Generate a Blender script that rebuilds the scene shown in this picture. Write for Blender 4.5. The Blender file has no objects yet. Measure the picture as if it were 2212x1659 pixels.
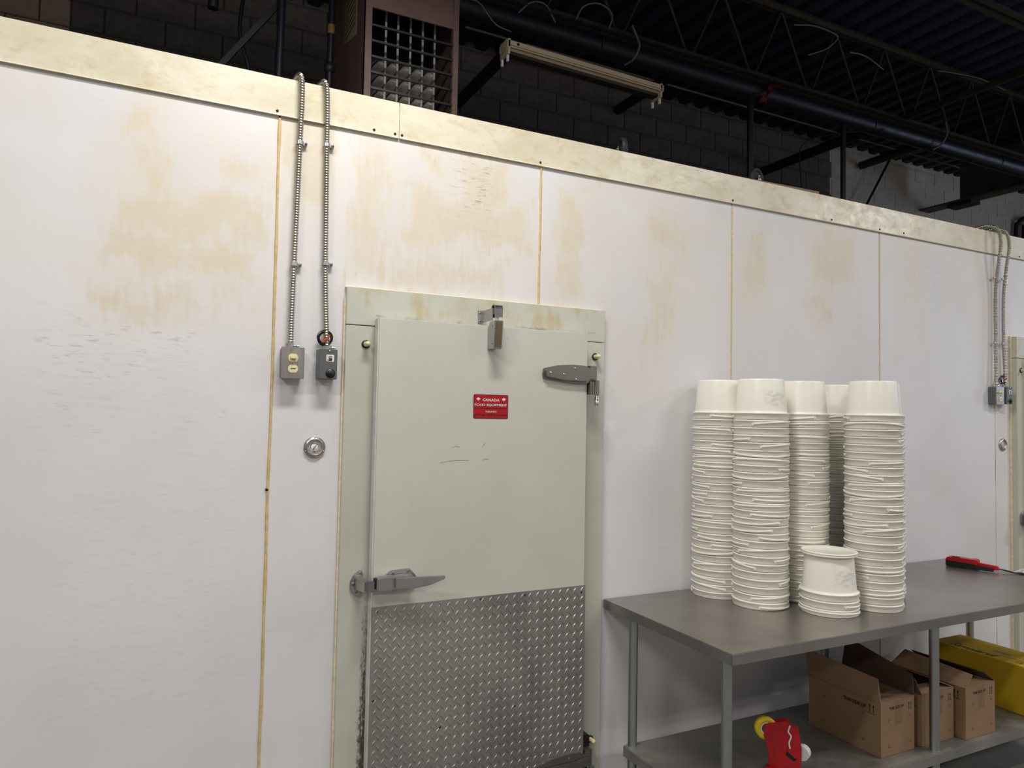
import bpy, bmesh, math, random
from mathutils import Vector, Matrix, noise
random.seed(7)
S = bpy.context.scene
COL = S.collection
# ---------------------------------------------------------------- camera
cd = bpy.data.cameras.new('camera'); cam = bpy.data.objects.new('camera', cd); COL.objects.link(cam)
cd.sensor_width = 36.0; cd.lens = 1540.0/2212*36; cd.clip_start = .05
r_ = Vector((.8953, -.4451, .0187)).normalized()
f_ = Vector((.4448, .8947, .0404)); f_ = (f_ - r_*f_.dot(r_)).normalized()
u_ = r_.cross(f_)
cam.matrix_world = Matrix(((r_.x, u_.x, -f_.x, 0), (r_.y, u_.y, -f_.y, -2.86), (r_.z, u_.z, -f_.z, 1.75), (0, 0, 0, 1)))
S.camera = cam
# ---------------------------------------------------------------- light, exposure
S.view_settings.view_transform = 'Standard'; S.view_settings.look = 'None'
S.view_settings.exposure = 0.12; S.view_settings.gamma = 1.0; S.view_settings.use_curve_mapping = False
W = bpy.data.worlds.new('world'); S.world = W; W.use_nodes = True
W.node_tree.nodes['Background'].inputs[0].default_value = (.5, .6, 1, 1)
W.node_tree.nodes['Background'].inputs[1].default_value = .02
def lamp(x, y, z, sx, sy, power, col=(1, .968, .925), rot=(0, 0, 0)):
    l = bpy.data.lights.new('tube_and_fill_light', 'AREA'); l.shape = 'RECTANGLE'; l.size = sx; l.size_y = sy
    l.energy = power; l.color = col
    o = bpy.data.objects.new('tube_and_fill_light', l); COL.objects.link(o); o.location = (x, y, z); o.rotation_euler = rot
    return o
# fluorescent strips in front of the cold room; rear row is added, unseen fill
for X, Y, P in ((.7, -1.3, 74), (-2.2, -2.4, 70), (4.4, -2.4, 34), (7.7, -3.0, 85), (-2.5, -6.0, 55), (1.5, -5.6, 55), (5.5, -6.0, 55), (9.5, -6.5, 60)):
    lamp(X, Y, 4.3, 1.2, .25, P)
    lamp(X, Y, 4.36, 1.2, .25, P*.42, (1, .94, .88), (math.pi, 0, 0))   # added upward fill, brightens the block wall and roof steel
lamp(12.8, -3.0, 3.4, 3.0, 2.0, 60, (.6, .75, 1), (0, math.radians(100), 0))   # added bluish fill for the roof at right; source unseen

# ---------------------------------------------------------------- materials
def srgb(r, g, b): 
    f = lambda c: (c/255/12.92 if c/255 <= .04045 else ((c/255+.055)/1.055)**2.4)
    return (f(r), f(g), f(b), 1)
class N:
    """small node helper"""
    def __init__(s, name):
        s.m = bpy.data.materials.new(name); s.m.use_nodes = True; s.t = s.m.node_tree
        s.b = s.t.nodes['Principled BSDF']
        s.co = s.t.nodes.new('ShaderNodeTexCoord').outputs['Object']
    def new(s, k, **kw):
        n = s.t.nodes.new(k)
        for a, v in kw.items(): setattr(n, a, v)
        return n
    def lk(s, a, b): s.t.links.new(a, b)
    def map(s, scale=(1, 1, 1), src=None, rot=(0, 0, 0)):
        n = s.new('ShaderNodeMapping'); n.inputs['Scale'].default_value = scale; n.inputs['Rotation'].default_value = rot
        s.lk(src or s.co, n.inputs[0]); return n.outputs[0]
    def noise(s, scale, detail=4, vec=None, rough=.55, dist=0):
        n = s.new('ShaderNodeTexNoise'); n.inputs['Scale'].default_value = scale; n.inputs['Detail'].default_value = detail
        n.inputs['Roughness'].default_value = rough; n.inputs['Distortion'].default_value = dist
        s.lk(vec or s.co, n.inputs['Vector']); return n.outputs['Fac']
    def ramp(s, src, a, b, va=0., vb=1.):
        n = s.new('ShaderNodeMapRange'); n.interpolation_type = 'SMOOTHSTEP'
        for i, v in zip((1, 2, 3, 4), (a, b, va, vb)): n.inputs[i].default_value = v
        s.lk(src, n.inputs[0]); return n.outputs[0]
    def math(s, op, a, b=0.):
        n = s.new('ShaderNodeMath', operation=op)
        for i, v in ((0, a), (1, b)):
            if isinstance(v, (int, float)): n.inputs[i].default_value = v
            else: s.lk(v, n.inputs[i])
        return n.outputs[0]
    def mix(s, fac, a, b):
        n = s.new('ShaderNodeMix', data_type='RGBA')
        for i, v in ((0, fac), (6, a), (7, b)):
            if isinstance(v, (int, float)): n.inputs[i].default_value = v
            elif isinstance(v, tuple): n.inputs[i].default_value = v
            else: s.lk(v, n.inputs[i])
        return n.outputs[2]
    def attr(s, nm):
        n = s.new('ShaderNodeAttribute'); n.attribute_name = nm; return n.outputs['Fac']
    def set(s, col=None, rough=None, metal=None, bump=None, bs=.1, bd=.01, spec=None):
        for k, v in (('Base Color', col), ('Roughness', rough), ('Metallic', metal), ('Specular IOR Level', spec)):
            if v is None: continue
            if isinstance(v, (int, float, tuple)): s.b.inputs[k].default_value = v
            else: s.lk(v, s.b.inputs[k])
        if bump is not None:
            n = s.new('ShaderNodeBump'); n.inputs['Strength'].default_value = bs; n.inputs['Distance'].default_value = bd
            s.lk(bump, n.inputs['Height']); s.lk(n.outputs[0], s.b.inputs['Normal'])
        return s.m
def simple(name, c, rough=.5, metal=0., var=.12, sc=30., stretch=(1, 1, 1), bs=0.):
    n = N(name); v = n.noise(sc, 4, n.map(stretch)); k = n.ramp(v, .3, .7)
    c2 = tuple(x*(1-var*2) for x in c[:3])+(1,)
    return n.set(n.mix(k, c, c2), n.ramp(v, .2, .8, rough-.06, rough+.08), metal, v if bs else None, bs, .002)

def make_panel_mat():
    n = N('painted_panel')
    st, di, og = n.attr('stain'), n.attr('dirt'), n.attr('orange')
    fine = n.noise(26, 6, n.map((1.6, 1, .5)), .65)
    streak = n.noise(60, 4, n.map((1, 1, .06)))
    scr = n.noise(14, 5, n.map((1, 1, 6), rot=(0, .1, 0)), .7)
    lines = n.ramp(n.noise(30, 2, n.map((.25, 1, 2.2), rot=(0, .35, 0))), .60, .66)
    k = n.math('ADD', st, n.math('MULTIPLY', n.math('SUBTRACT', fine, .5), .7))
    k = n.math('ADD', k, n.math('MULTIPLY', n.math('SUBTRACT', streak, .5), .35))
    k = n.math('MULTIPLY', n.ramp(k, .28, .62), n.math('SUBTRACT', n.ramp(n.noise(9, 6, n.map((1, 1, .7)), .7), .25, .6, .45, .9), n.math('MULTIPLY', lines, .3)))
    cloud = n.noise(1.3, 3)
    base = n.mix(n.ramp(cloud, .3, .7), srgb(226, 224, 226), srgb(217, 215, 216))
    c = n.mix(n.math('MULTIPLY', k, .95), base, srgb(212, 198, 174))
    pale = n.math('MULTIPLY', n.ramp(n.math('ADD', st, n.math('MULTIPLY', scr, .25)), .12, .5), .28)
    c = n.mix(pale, c, srgb(224, 215, 196))
    sx = n.new('ShaderNodeSeparateXYZ'); n.lk(n.co, sx.inputs[0])
    up = n.math('MULTIPLY', n.ramp(sx.outputs[2], 1.7, 2.9), n.ramp(n.noise(2.4, 5, n.map((1, 1, .6))), .38, .66, 0, .34))
    c = n.mix(up, c, srgb(220, 208, 184))
    c = n.mix(n.ramp(n.math('ADD', og, n.math('MULTIPLY', n.math('SUBTRACT', fine, .5), 1.1)), .45, .95, 0, .75), c, srgb(198, 162, 116))
    d = n.math('MULTIPLY', di, n.ramp(scr, .52, .72))
    c = n.mix(n.math('MULTIPLY', d, .6), c, srgb(110, 98, 86))
    # faint horizontal rub marks low on the panels
    rub = n.math('MULTIPLY', n.ramp(n.noise(8, 6, n.map((.35, 1, 7)), .75), .57, .75), .28)
    c = n.mix(rub, c, srgb(196, 186, 172))
    spk = n.ramp(n.noise(95, 1), .79, .83, 0, .35)
    c = n.mix(spk, c, srgb(90, 84, 80))
    return n.set(c, .42, 0., cloud, .15, .02)
M = {}
M['panel'] = make_panel_mat()
def trim_mat():
    n = N('yellowed_trim'); a = n.noise(3.2, 6, n.map((1, 1, 1.5)), .6, .15); b = n.noise(9, 6, n.map((1, 1, 1.6)), .7, .2)
    c = n.mix(n.ramp(a, .35, .7), srgb(222, 216, 196), srgb(206, 198, 170))
    c = n.mix(n.ramp(b, .50, .68, 0, .6), c, srgb(194, 176, 138))
    c = n.mix(n.ramp(n.noise(17, 5, n.map((1, 1, .8)), .75, .4), .66, .76, 0, .55), c, srgb(120, 98, 72))
    return n.set(c, n.ramp(b, .3, .7, .26, .42), 0., a, .25, .02, .6)
M['trim'] = trim_mat()
def door_mat():
    n = N('door_paint'); a = n.noise(2.2, 5)
    c = n.mix(n.ramp(a, .3, .7), srgb(200, 200, 189), srgb(194, 194, 183))
    spk = n.ramp(n.noise(80, 1), .76, .80, 0, .5)
    c = n.mix(spk, c, srgb(120, 112, 100))
    return n.set(c, .38, 0., n.noise(2.5, 3), .12, .02)
M['door'] = door_mat()
def frame_mat():
    n = N('frame_paint'); a = n.noise(2.0, 5)
    sx = n.new('ShaderNodeSeparateXYZ'); n.lk(n.co, sx.inputs[0]); x, z = sx.outputs[0], sx.outputs[2]
    c = n.mix(n.ramp(a, .3, .7), srgb(198, 199, 186), srgb(188, 188, 176))
    hz = n.math('MULTIPLY', n.ramp(z, 2.10, 2.14), n.ramp(n.noise(7, 5, n.map((1, 1, .5)), .6), .5, .66, 0, .75))
    c = n.mix(hz, c, srgb(186, 170, 132))
    # mould growing on the jamb beside the leaf gap, thicker lower down
    near = n.math('SUBTRACT', 1., n.ramp(n.math('ABSOLUTE', n.math('SUBTRACT', x, .775)), .0, .062))
    low = n.ramp(z, 1.75, .1, .08, .68)
    near = n.math('MULTIPLY', near, low)
    mould = n.math('ADD', near, n.math('MULTIPLY', n.math('SUBTRACT', n.noise(70, 6, n.map((1.4, 1, .5)), .75), .5), 1.3))
    c = n.mix(n.ramp(mould, .36, .60, 0, .9), c, srgb(66, 56, 48))
    tl = n.math('SUBTRACT', 1., n.ramp(n.math('ABSOLUTE', n.math('SUBTRACT', z, 2.131)), .001, .011))
    tl = n.math('MULTIPLY', tl, n.ramp(n.noise(16, 6, n.map((1, 1, 2)), .75), .50, .66, 0, .6))
    c = n.mix(tl, c, srgb(78, 66, 54))
    nr = n.math('MULTIPLY', n.math('SUBTRACT', 1., n.ramp(n.math('ABSOLUTE', n.math('SUBTRACT', x, 1.775)), .0, .06)), n.ramp(z, .75, .1, 0, .6))
    m2 = n.math('ADD', nr, n.math('MULTIPLY', n.math('SUBTRACT', n.noise(55, 6, None, .75), .5), 1.2))
    c = n.mix(n.ramp(m2, .4, .62, 0, .85), c, srgb(84, 70, 52))
    return n.set(c, .4, 0., a, .1, .02)
M['frame'] = frame_mat()
M['caulk'] = simple('yellowed_sealant', srgb(240, 226, 188), .5, 0, .10, 14, (1, 1, 3))
M['caulk_dark'] = simple('amber_sealant', srgb(222, 192, 132), .45, 0, .12, 20, (1, 1, 2))
M['pale_gasket'] = simple('pale_gasket', srgb(214, 214, 212), .4, 0, .08, 20)
M['dark_gasket'] = simple('dark_gasket', srgb(70, 62, 55), .7, 0, .3, 40)
def steel(name, c, rough, sc=(1, 1, 1), bump=.0, metal=1., smear=.12, nsc=9):
    n = N(name); v = n.noise(nsc, 5, n.map(sc), .65); w = n.noise(2.1, 3, None, .5, .6)
    col = n.mix(n.ramp(w, .3, .72), c, tuple(x*.78 for x in c[:3])+(1,))
    return n.set(col, n.math('ADD', n.ramp(v, .25, .8, rough-smear*.5, rough+smear), n.math('MULTIPLY', w, .06)), metal, v if bump else None, bump, .001)
M['bench'] = steel('brushed_stainless', srgb(170, 166, 162), .29, (1, 8, 8), .008, .9, .05)
M['shelf'] = steel('dusty_galvanised', srgb(158, 156, 150), .42, (1, 1, 1), .05, .7, .3, 5)
M['leg'] = steel('galvanised_tube', srgb(182, 188, 188), .33, (1, 1, .2), .03)
M['cast'] = steel('satin_cast_metal', srgb(196, 194, 192), .36, (1, 1, 1), .04)
M['chrome'] = steel('polished_metal', srgb(190, 190, 190), .16)
M['darksteel'] = steel('dark_hinge_metal', srgb(150, 145, 140), .42)
M['brass'] = steel('dull_brass_strip', srgb(140, 130, 96), .5)
M['conduit'] = steel('armoured_conduit', srgb(182, 176, 164), .28, (1, 1, 1), .0, 1., .2, 30)
def tread_mat():
    n = N('tread_plate_metal'); a = n.noise(2.4, 5, n.map((1, 1, .7)), .6, .5); b = n.noise(38, 5, None, .7)
    c = n.mix(n.ramp(a, .3, .7), srgb(176, 172, 168), srgb(146, 143, 139))
    c = n.mix(n.ramp(n.noise(7, 4, n.map((1, 1, .4))), .6, .75, 0, .35), c, srgb(120, 96, 90))
    return n.set(c, n.ramp(b, .2, .8, .36, .5), .75, b, .05, .001)
M['tread'] = tread_mat()
M['plastic'] = simple('white_bucket_plastic', srgb(240, 237, 226), .34, 0, .015, 6)
def printed():
    n = N('bucket_plastic_with_faded_print')
    sx = n.new('ShaderNodeSeparateXYZ'); n.lk(n.co, sx.inputs[0]); z = sx.outputs[2]
    band = n.math('MULTIPLY', n.ramp(z, .055, .075), n.ramp(z, .145, .125)); 
    ang = n.math('MULTIPLY', n.ramp(sx.outputs[0], .01, .03), n.ramp(sx.outputs[1], -.03, -.05))
    k = n.math('MULTIPLY', n.math('MULTIPLY', band, ang), n.ramp(n.noise(30, 2, n.map((1, 1, 2.4))), .35, .75, 0, .34))
    return n.set(n.mix(k, srgb(240, 237, 226), srgb(120, 122, 130)), .34)
M['printed'] = printed()
M['grey_box'] = simple('grey_enamel', srgb(104, 107, 107), .4, .3, .08, 30)
M['plate_steel'] = steel('switch_plate_steel', srgb(196, 190, 184), .3, (14, 1, 1), .05)
M['ivory'] = simple('ivory_plastic', srgb(226, 214, 170), .35, 0, .04, 20)
M['black'] = simple('black_plastic', srgb(22, 22, 24), .4, 0, .1, 30)
M['white'] = simple('white_enamel', srgb(228, 228, 228), .4, 0, .03, 30)
M['orange'] = simple('orange_tape', srgb(196, 82, 34), .5, 0, .1, 30)
M['red_ink'] = simple('red_ink', srgb(176, 26, 34), .45, 0, .08, 30)
M['sign_red'] = simple('sign_red', srgb(176, 8, 26), .3, 0, .06, 20)
M['sign_edge'] = simple('sign_dark_edge', srgb(84, 8, 14), .4, 0, .06, 20)
M['sign_white'] = simple('sign_white', srgb(228, 216, 206), .4, 0, .04, 40)
M['ink'] = simple('black_ink', srgb(24, 18, 16), .6, 0, .1, 40)
def card(name, c, v=.1):
    n = N(name); a = n.noise(5, 5); b = n.noise(90, 2, n.map((1, 1, .15)))
    col = n.mix(n.ramp(a, .3, .7), c, tuple(x*(1-v*1.6) for x in c[:3])+(1,))
    return n.set(n.mix(n.ramp(b, .3, .7, 0, .15), col, tuple(x*.8 for x in c[:3])+(1,)), .8, 0., b, .1, .001)
M['card'] = card('brown_cardboard', srgb(146, 117, 88))
M['card_dark'] = card('dark_cardboard', srgb(84, 62, 50))  # darker brown used for some of the carton flaps
M['tape'] = simple('brown_packing_tape', srgb(132, 104, 78), .3, 0, .05, 20)
M['yellow'] = card('yellow_card', srgb(206, 170, 20), .05)
M['red_plastic'] = simple('red_plastic', srgb(188, 14, 26), .38, 0, .08, 20)
M['yellow_plastic'] = simple('yellow_tape', srgb(232, 196, 24), .35, 0, .06, 20)
M['clearish'] = simple('crinkled_plastic', srgb(214, 212, 204), .25, 0, .15, 40)
M['block_dark'] = simple('charcoal_block_paint', srgb(116, 110, 107), .85, 0, .12, 14, (1, 1, 1), .4)
M['block_light'] = simple('grey_block_paint', srgb(228, 220, 211), .85, 0, .07, 14, (1, 1, 1), .4)
M['block_brown'] = simple('brown_block_paint', srgb(196, 170, 156), .85, 0, .06, 14, (1, 1, 1), .4)
M['mortar'] = simple('dark_mortar', srgb(88, 82, 80), .9, 0, .15, 30, (1, 1, 1), .5)
M['mortar_light'] = simple('light_mortar', srgb(236, 228, 220), .9, 0, .10, 30, (1, 1, 1), .5)
M['deck'] = simple('navy_deck_paint', srgb(38, 44, 68), .6, 0, .15, 3)
M['joist'] = simple('dusty_joist_steel', srgb(64, 56, 46), .6, .2, .2, 12)
M['black_pipe'] = simple('black_pipe_paint', srgb(30, 34, 48), .42, .1, .15, 10)
M['girder'] = simple('dark_girder_paint', srgb(40, 40, 48), .6, .1, .15, 5)
M['girder_web'] = simple('slate_girder_paint', srgb(78, 78, 90), .6, .1, .15, 5)
M['rust_edge'] = simple('rusty_flange', srgb(112, 90, 70), .6, .1, .2, 9)
M['heater'] = simple('brown_heater_enamel', srgb(124, 98, 92), .45, .1, .1, 5)
M['heater_in'] = simple('heater_interior', srgb(30, 30, 36), .7, 0, .1, 10)
M['baffle'] = steel('heat_exchanger_steel', srgb(172, 168, 160), .5, metal=.5)
M['louver'] = steel('dark_louver_steel', srgb(80, 76, 78), .4)
M['label_plate'] = simple('tan_rating_plate', srgb(176, 160, 128), .5, 0, .1, 30)
M['fixture'] = simple('aged_cream_enamel', srgb(206, 190, 160), .45, 0, .06, 8)
M['wire'] = simple('pale_cable_sheath', srgb(120, 112, 102), .5, 0, .1, 20)
M['rag'] = simple('dark_red_cloth', srgb(130, 36, 44), .9, 0, .15, 20)
M['floor'] = simple('worn_concrete', srgb(128, 125, 121), .6, 0, .15, 2.5, (1, 1, 1), .2)
M['room'] = simple('dull_white_wall_paint', srgb(215, 212, 208), .8, 0, .06, 2)
M['rubber'] = simple('black_rubber', srgb(34, 40, 44), .6, 0, .1, 20)
M['zinc'] = steel('zinc_plate', srgb(180, 180, 180), .35)
M['amber'] = simple('yellow_band_tape', srgb(150, 112, 40), .6, 0, .1, 20)

# ---------------------------------------------------------------- mesh helpers
class MB:
    def __init__(s): s.v = []; s.f = []; s.mi = []; s.cur = 0; s.sm = set()
    def add(s, vs, fs, smooth=False):
        o = len(s.v); s.v += [tuple(v) for v in vs]
        for f in fs:
            if smooth: s.sm.add(len(s.f))
            s.f.append(tuple(i+o for i in f)); s.mi.append(s.cur)
        return s
    def box(s, x0, x1, y0, y1, z0, z1, R=None):
        vs = [Vector((x, y, z)) for x in (x0, x1) for y in (y0, y1) for z in (z0, z1)]
        if R: vs = [R @ v for v in vs]
        return s.add(vs, [(0, 1, 3, 2), (4, 6, 7, 5), (0, 4, 5, 1), (2, 3, 7, 6), (0, 2, 6, 4), (1, 5, 7, 3)])
    def prism(s, pts, a0, a1, axis='y', R=None):
        """closed outline extruded: axis y -> pts are (x,z); x -> (y,z); z -> (x,y)"""
        def P(p, a): return Vector({'y': (p[0], a, p[1]), 'x': (a, p[0], p[1]), 'z': (p[0], p[1], a)}[axis])
        n = len(pts); vs = [P(p, a0) for p in pts]+[P(p, a1) for p in pts]
        if R: vs = [R @ v for v in vs]
        return s.add(vs, [tuple(range(n)), tuple(range(2*n-1, n-1, -1))]+[(i, i+n, (i+1) % n+n, (i+1) % n) for i in range(n)])
    def tube(s, path, r, seg=10, caps=True):
        path = [Vector(p) for p in path]; rs = r if isinstance(r, (list, tuple)) else [r]*len(path)
        ring = []; up = None
        for i, p in enumerate(path):
            d = (path[min(i+1, len(path)-1)]-path[max(i-1, 0)]).normalized()
            if up is None:
                up = Vector((0, 0, 1)) if abs(d.z) < .9 else Vector((1, 0, 0))
            a = d.cross(up).normalized(); b = a.cross(d).normalized(); up = b
            ring.append([p+(a*math.cos(t)+b*math.sin(t))*rs[i] for t in [2*math.pi*k/seg for k in range(seg)]])
        vs = [v for q in ring for v in q]; fs = []
        for i in range(len(path)-1):
            for k in range(seg): fs.append((i*seg+k, i*seg+(k+1) % seg, (i+1)*seg+(k+1) % seg, (i+1)*seg+k))
        s.add(vs, fs, True)
        if caps:
            s.add(ring[0], [tuple(range(seg-1, -1, -1))]); s.add(ring[-1], [tuple(range(seg))])
        return s
    def cyl(s, p0, p1, r, seg=20): return s.tube([p0, p1], r, seg)
    def lathe(s, prof, c=(0, 0, 0), seg=40, axis='z'):
        vs = []; fs = []
        for (r, h) in prof:
            for k in range(seg):
                t = 2*math.pi*k/seg; x, y = r*math.cos(t), r*math.sin(t)
                vs.append({'z': (c[0]+x, c[1]+y, c[2]+h), 'y': (c[0]+x, c[1]-h, c[2]+y)}[axis])
        n = len(prof)
        for i in range(n-1):
            for k in range(seg): fs.append((i*seg+k, i*seg+(k+1) % seg, (i+1)*seg+(k+1) % seg, (i+1)*seg+k))
        return s.add(vs, fs, True)
    def mesh(s, name):
        me = bpy.data.meshes.new(name); me.from_pydata(s.v, [], s.f); me.update()
        for i in s.sm: me.polygons[i].use_smooth = True
        return me
    def build(s, name, mat, parent=None, bevel=0., off=None, sharp=True):
        me = s.mesh(name)
        bm = bmesh.new(); bm.from_mesh(me); bmesh.ops.recalc_face_normals(bm, faces=bm.faces)
        if bevel:
            bmesh.ops.remove_doubles(bm, verts=bm.verts, dist=1e-6)
            es = [e for e in bm.edges if len(e.link_faces) == 2 and e.calc_face_angle(0) > .6]
            bmesh.ops.bevel(bm, geom=es, offset=bevel, segments=2, affect='EDGES', clamp_overlap=True)
        bm.to_mesh(me); bm.free()
        me.materials.append(mat)
        o = bpy.data.objects.new(name, me); COL.objects.link(o)
        if parent: o.parent = parent
        if off: o.location = off
        return o
def tag(o, label=None, cat=None, group=None, kind=None):
    for k, v in (('label', label), ('category', cat), ('group', group), ('kind', kind)):
        if v: o[k] = v
    return o
def empty(name, label=None, cat=None, group=None, kind=None, loc=(0, 0, 0), rz=0):
    o = bpy.data.objects.new(name, None); COL.objects.link(o); o.location = loc; o.rotation_euler = (0, 0, rz)
    o.empty_display_size = .05
    return tag(o, label, cat, group, kind)
def box(name, a, mat, parent=None, bevel=0.): return MB().box(*a).build(name, mat, parent, bevel)
def rrect(x0, x1, z0, z1, r, n=5):
    out = []
    for cx, cz, a in ((x1-r, z1-r, 0), (x0+r, z1-r, 90), (x0+r, z0+r, 180), (x1-r, z0+r, 270)):
        for k in range(n+1):
            t = math.radians(a+90*k/n); out.append((cx+r*math.cos(t), cz+r*math.sin(t)))
    return out
def text(s, w, h, org, ux, uy, mat, parent, name='lettering', shear=0., off=0., keep=False):
    """flat lettering: centre org, baseline direction ux, up direction uy"""
    cu = bpy.data.curves.new('t', 'FONT'); cu.body = s; cu.shear = shear; cu.offset = off; cu.resolution_u = 2
    to = bpy.data.objects.new('t', cu); COL.objects.link(to)
    bpy.context.view_layer.update()
    me = bpy.data.meshes.new_from_object(to.evaluated_get(bpy.context.evaluated_depsgraph_get()))
    bpy.data.objects.remove(to); bpy.data.curves.remove(cu)
    xs = [v.co.x for v in me.vertices]; ys = [v.co.y for v in me.vertices]
    x0, x1, y0, y1 = min(xs), max(xs), min(ys), max(ys)
    sx = w/(x1-x0); sy = h/(y1-y0); ux = Vector(ux).normalized(); uy = Vector(uy).normalized(); org = Vector(org)
    for v in me.vertices: v.co = org+ux*((v.co.x-(x0+x1)/2)*sx)+uy*((v.co.y-(y0+y1)/2)*sy)
    me.name = name; me.materials.clear(); me.materials.append(mat)
    o = bpy.data.objects.new(name, me); COL.objects.link(o); o.parent = parent
    return o
def smooth_path(pts, n=8):
    P = [Vector(p) for p in pts]; P = [P[0]*2-P[1]]+P+[P[-1]*2-P[-2]]; out = []
    for i in range(1, len(P)-2):
        for k in range(n):
            t = k/n; a, b, c, d = P[i-1:i+3]
            out.append(.5*((2*b)+(c-a)*t+(2*a-5*b+4*c-d)*t*t+(3*b-a-3*c+d)*t**3))
    return out+[P[-2]]

# ================================================================ SETTING
fl = MB().box(-6, 14.2, -9, 3.3, -.1, 0).build('floor', M['floor']); tag(fl, kind='structure')
# --- roof deck: trapezoid ribs running front to back
m = MB(); pit = .216; x = -6.0; prof = []
while x < 14.2:
    prof += [(x, 5.155), (x+.07, 5.155), (x+.095, 5.10), (x+.185, 5.10)]; x += pit
vs = [(a, -9, b) for a, b in prof]+[(a, 3.3, b) for a, b in prof]; n = len(prof)
m.add(vs, [(i, i+1, i+1+n, i+n) for i in range(n-1)])
m.box(-6, 14.2, -9, 3.3, 5.17, 5.2)
ce = m.build('ceiling', M['deck']); tag(ce, kind='structure')
for nm, a in (('wall_left', (-6.1, -6, -9, 3.3, 0, 5.2)), ('wall_right', (14.2, 14.3, -9, 3.3, 0, 5.2)), ('wall_front', (-6, 14.2, -9.1, -9, 0, 5.2))):
    tag(box(nm, a, M['room']), kind='structure')
# --- block wall behind and above the cold room
wb = MB().box(-6, 14.2, 3.112, 3.3, 0, 5.17).build('wall_back', M['mortar']); tag(wb, kind='structure')
lm = MB().box(7.22, 12.2, 3.1085, 3.112, 3.9, 5.17).build('light_mortar', M['mortar_light'], wb)
def blockmesh(w, mat):
    b = MB(); h = .194; d = .006
    b.add([(0, .012, 0), (w, .012, 0), (w, .012, h), (0, .012, h), (d, 0, d), (w-d, 0, d), (w-d, 0, h-d), (d, 0, h-d)],
          [(4, 5, 6, 7), (0, 1, 5, 4), (1, 2, 6, 5), (2, 3, 7, 6), (3, 0, 4, 7)])
    me = b.mesh('block'); me.materials.append(mat); return me
cache = {}
row = 0; z = 3.88
while z < 5.12:
    off = .2 if row % 2 else 0.
    x = -1.45+off
    while x < 11.6:
        segs = [(x, x+.397)]
        for bx_ in (-.66, 7.24):
            if segs[0][0] < bx_ < segs[0][1]:
                segs = [(x, bx_-.003), (bx_+.003, x+.397)]
        for a, b in segs:
            if b-a < .03: continue
            mk = 'block_brown' if b <= -.65 else ('block_light' if a >= 7.23 else 'block_dark')
            key = (mk, round(b-a, 3))
            if key not in cache: cache[key] = blockmesh(b-a, M[mk])
            o = bpy.data.objects.new('block', cache[key]); COL.objects.link(o)
            o.location = (a, 3.10-random.uniform(0, .002), z); o.parent = wb
        x += .403
    z += .2; row += 1
tag(wb, 'painted concrete block wall behind the cold room')

# --- cold room: insulated panels with yellowed sealant in the joints
cr = empty('wall_cold_room', kind='structure')
stains = [(-.13, 2.8, .01, 2.89, .5), (-.12, 2.66, -.02, 2.81, .8), (.01, 2.71, .37, 2.85, .35), (-.1, 2.5, .03, 2.66, .7), (.17, 2.56, .37, 2.77, .55),
 (-.17, 2.36, .36, 2.55, .75), (-.19, 2.22, .35, 2.39, .75), (-.24, 2.04, .11, 2.22, .6), (.11, 2.06, .34, 2.3, .45), (.42, 2.56, .57, 2.92, 1.0),
 (.64, 2.25, .86, 2.86, .55),  (.98, 2.81, 1.08, 2.87, .9), (.86, 2.41, 1.51, 2.74, .6), (.8, 2.24, 1.4, 2.44, .55), (1.14, 2.59, 1.41, 2.9, .6),
 (1.65, 2.3, 1.76, 2.77, .8), (2.14, 2.54, 2.4, 2.82, .55), (2.11, 2.07, 2.37, 2.53, .5), (1.76, 2.84, 2.16, 2.89, .6), (1.9, 1.83, 2.32, 2.24, .3),
 (2.82, 2.4, 2.95, 2.73, .75), (3.3, 2.46, 3.69, 2.87, .55), (3.27, 2.29, 3.5, 2.45, .6), (4.03, 2.17, 4.34, 2.93, .35), (4.82, 2.4, 5.03, 2.84, .3)]
oranges = [(.66, 2.80, .80, 2.87, .62), (.42, 2.70, .5, 2.89, .55), (.98, 2.82, 1.06, 2.88, .8), (.6, 2.26, 1.9, 2.275, .9), (.64, 2.6, .7, 2.7, .5), (1.70, 2.86, 2.3, 2.89, .6), (2.3, 2.7, 2.36, 2.78, .4)]
dirts = [(1.15, 2.64, 1.28, 2.80, 2.0), (-.36, 1.82, .12, 2.05, .8), (-.40, 1.6, .25, 1.86, .35), (-.3, .6, .3, 1.5, .25), (1.1, 2.5, 1.3, 2.85, .4), (4.2, 2.6, 4.5, 2.75, .5)]
def field(rects, X, Z, soft, wob):
    best = 0.
    wx = X+wob*noise.noise(Vector((X*6, 3, Z*5)))+wob*.5*noise.noise(Vector((X*19, 7, Z*12)))
    wz = Z+wob*1.6*noise.noise(Vector((X*7, 9, Z*5)))
    for x0, z0, x1, z1, s in rects:
        if wx < x0-.1 or wx > x1+.1 or wz < z0-.1 or wz > z1+.1: continue
        d = min(wx-x0, x1-wx, (wz-z0)*.7, (z1-wz)*.7)
        best = max(best, s*min(1., max(0., .5+d/soft)))
    return best
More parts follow.
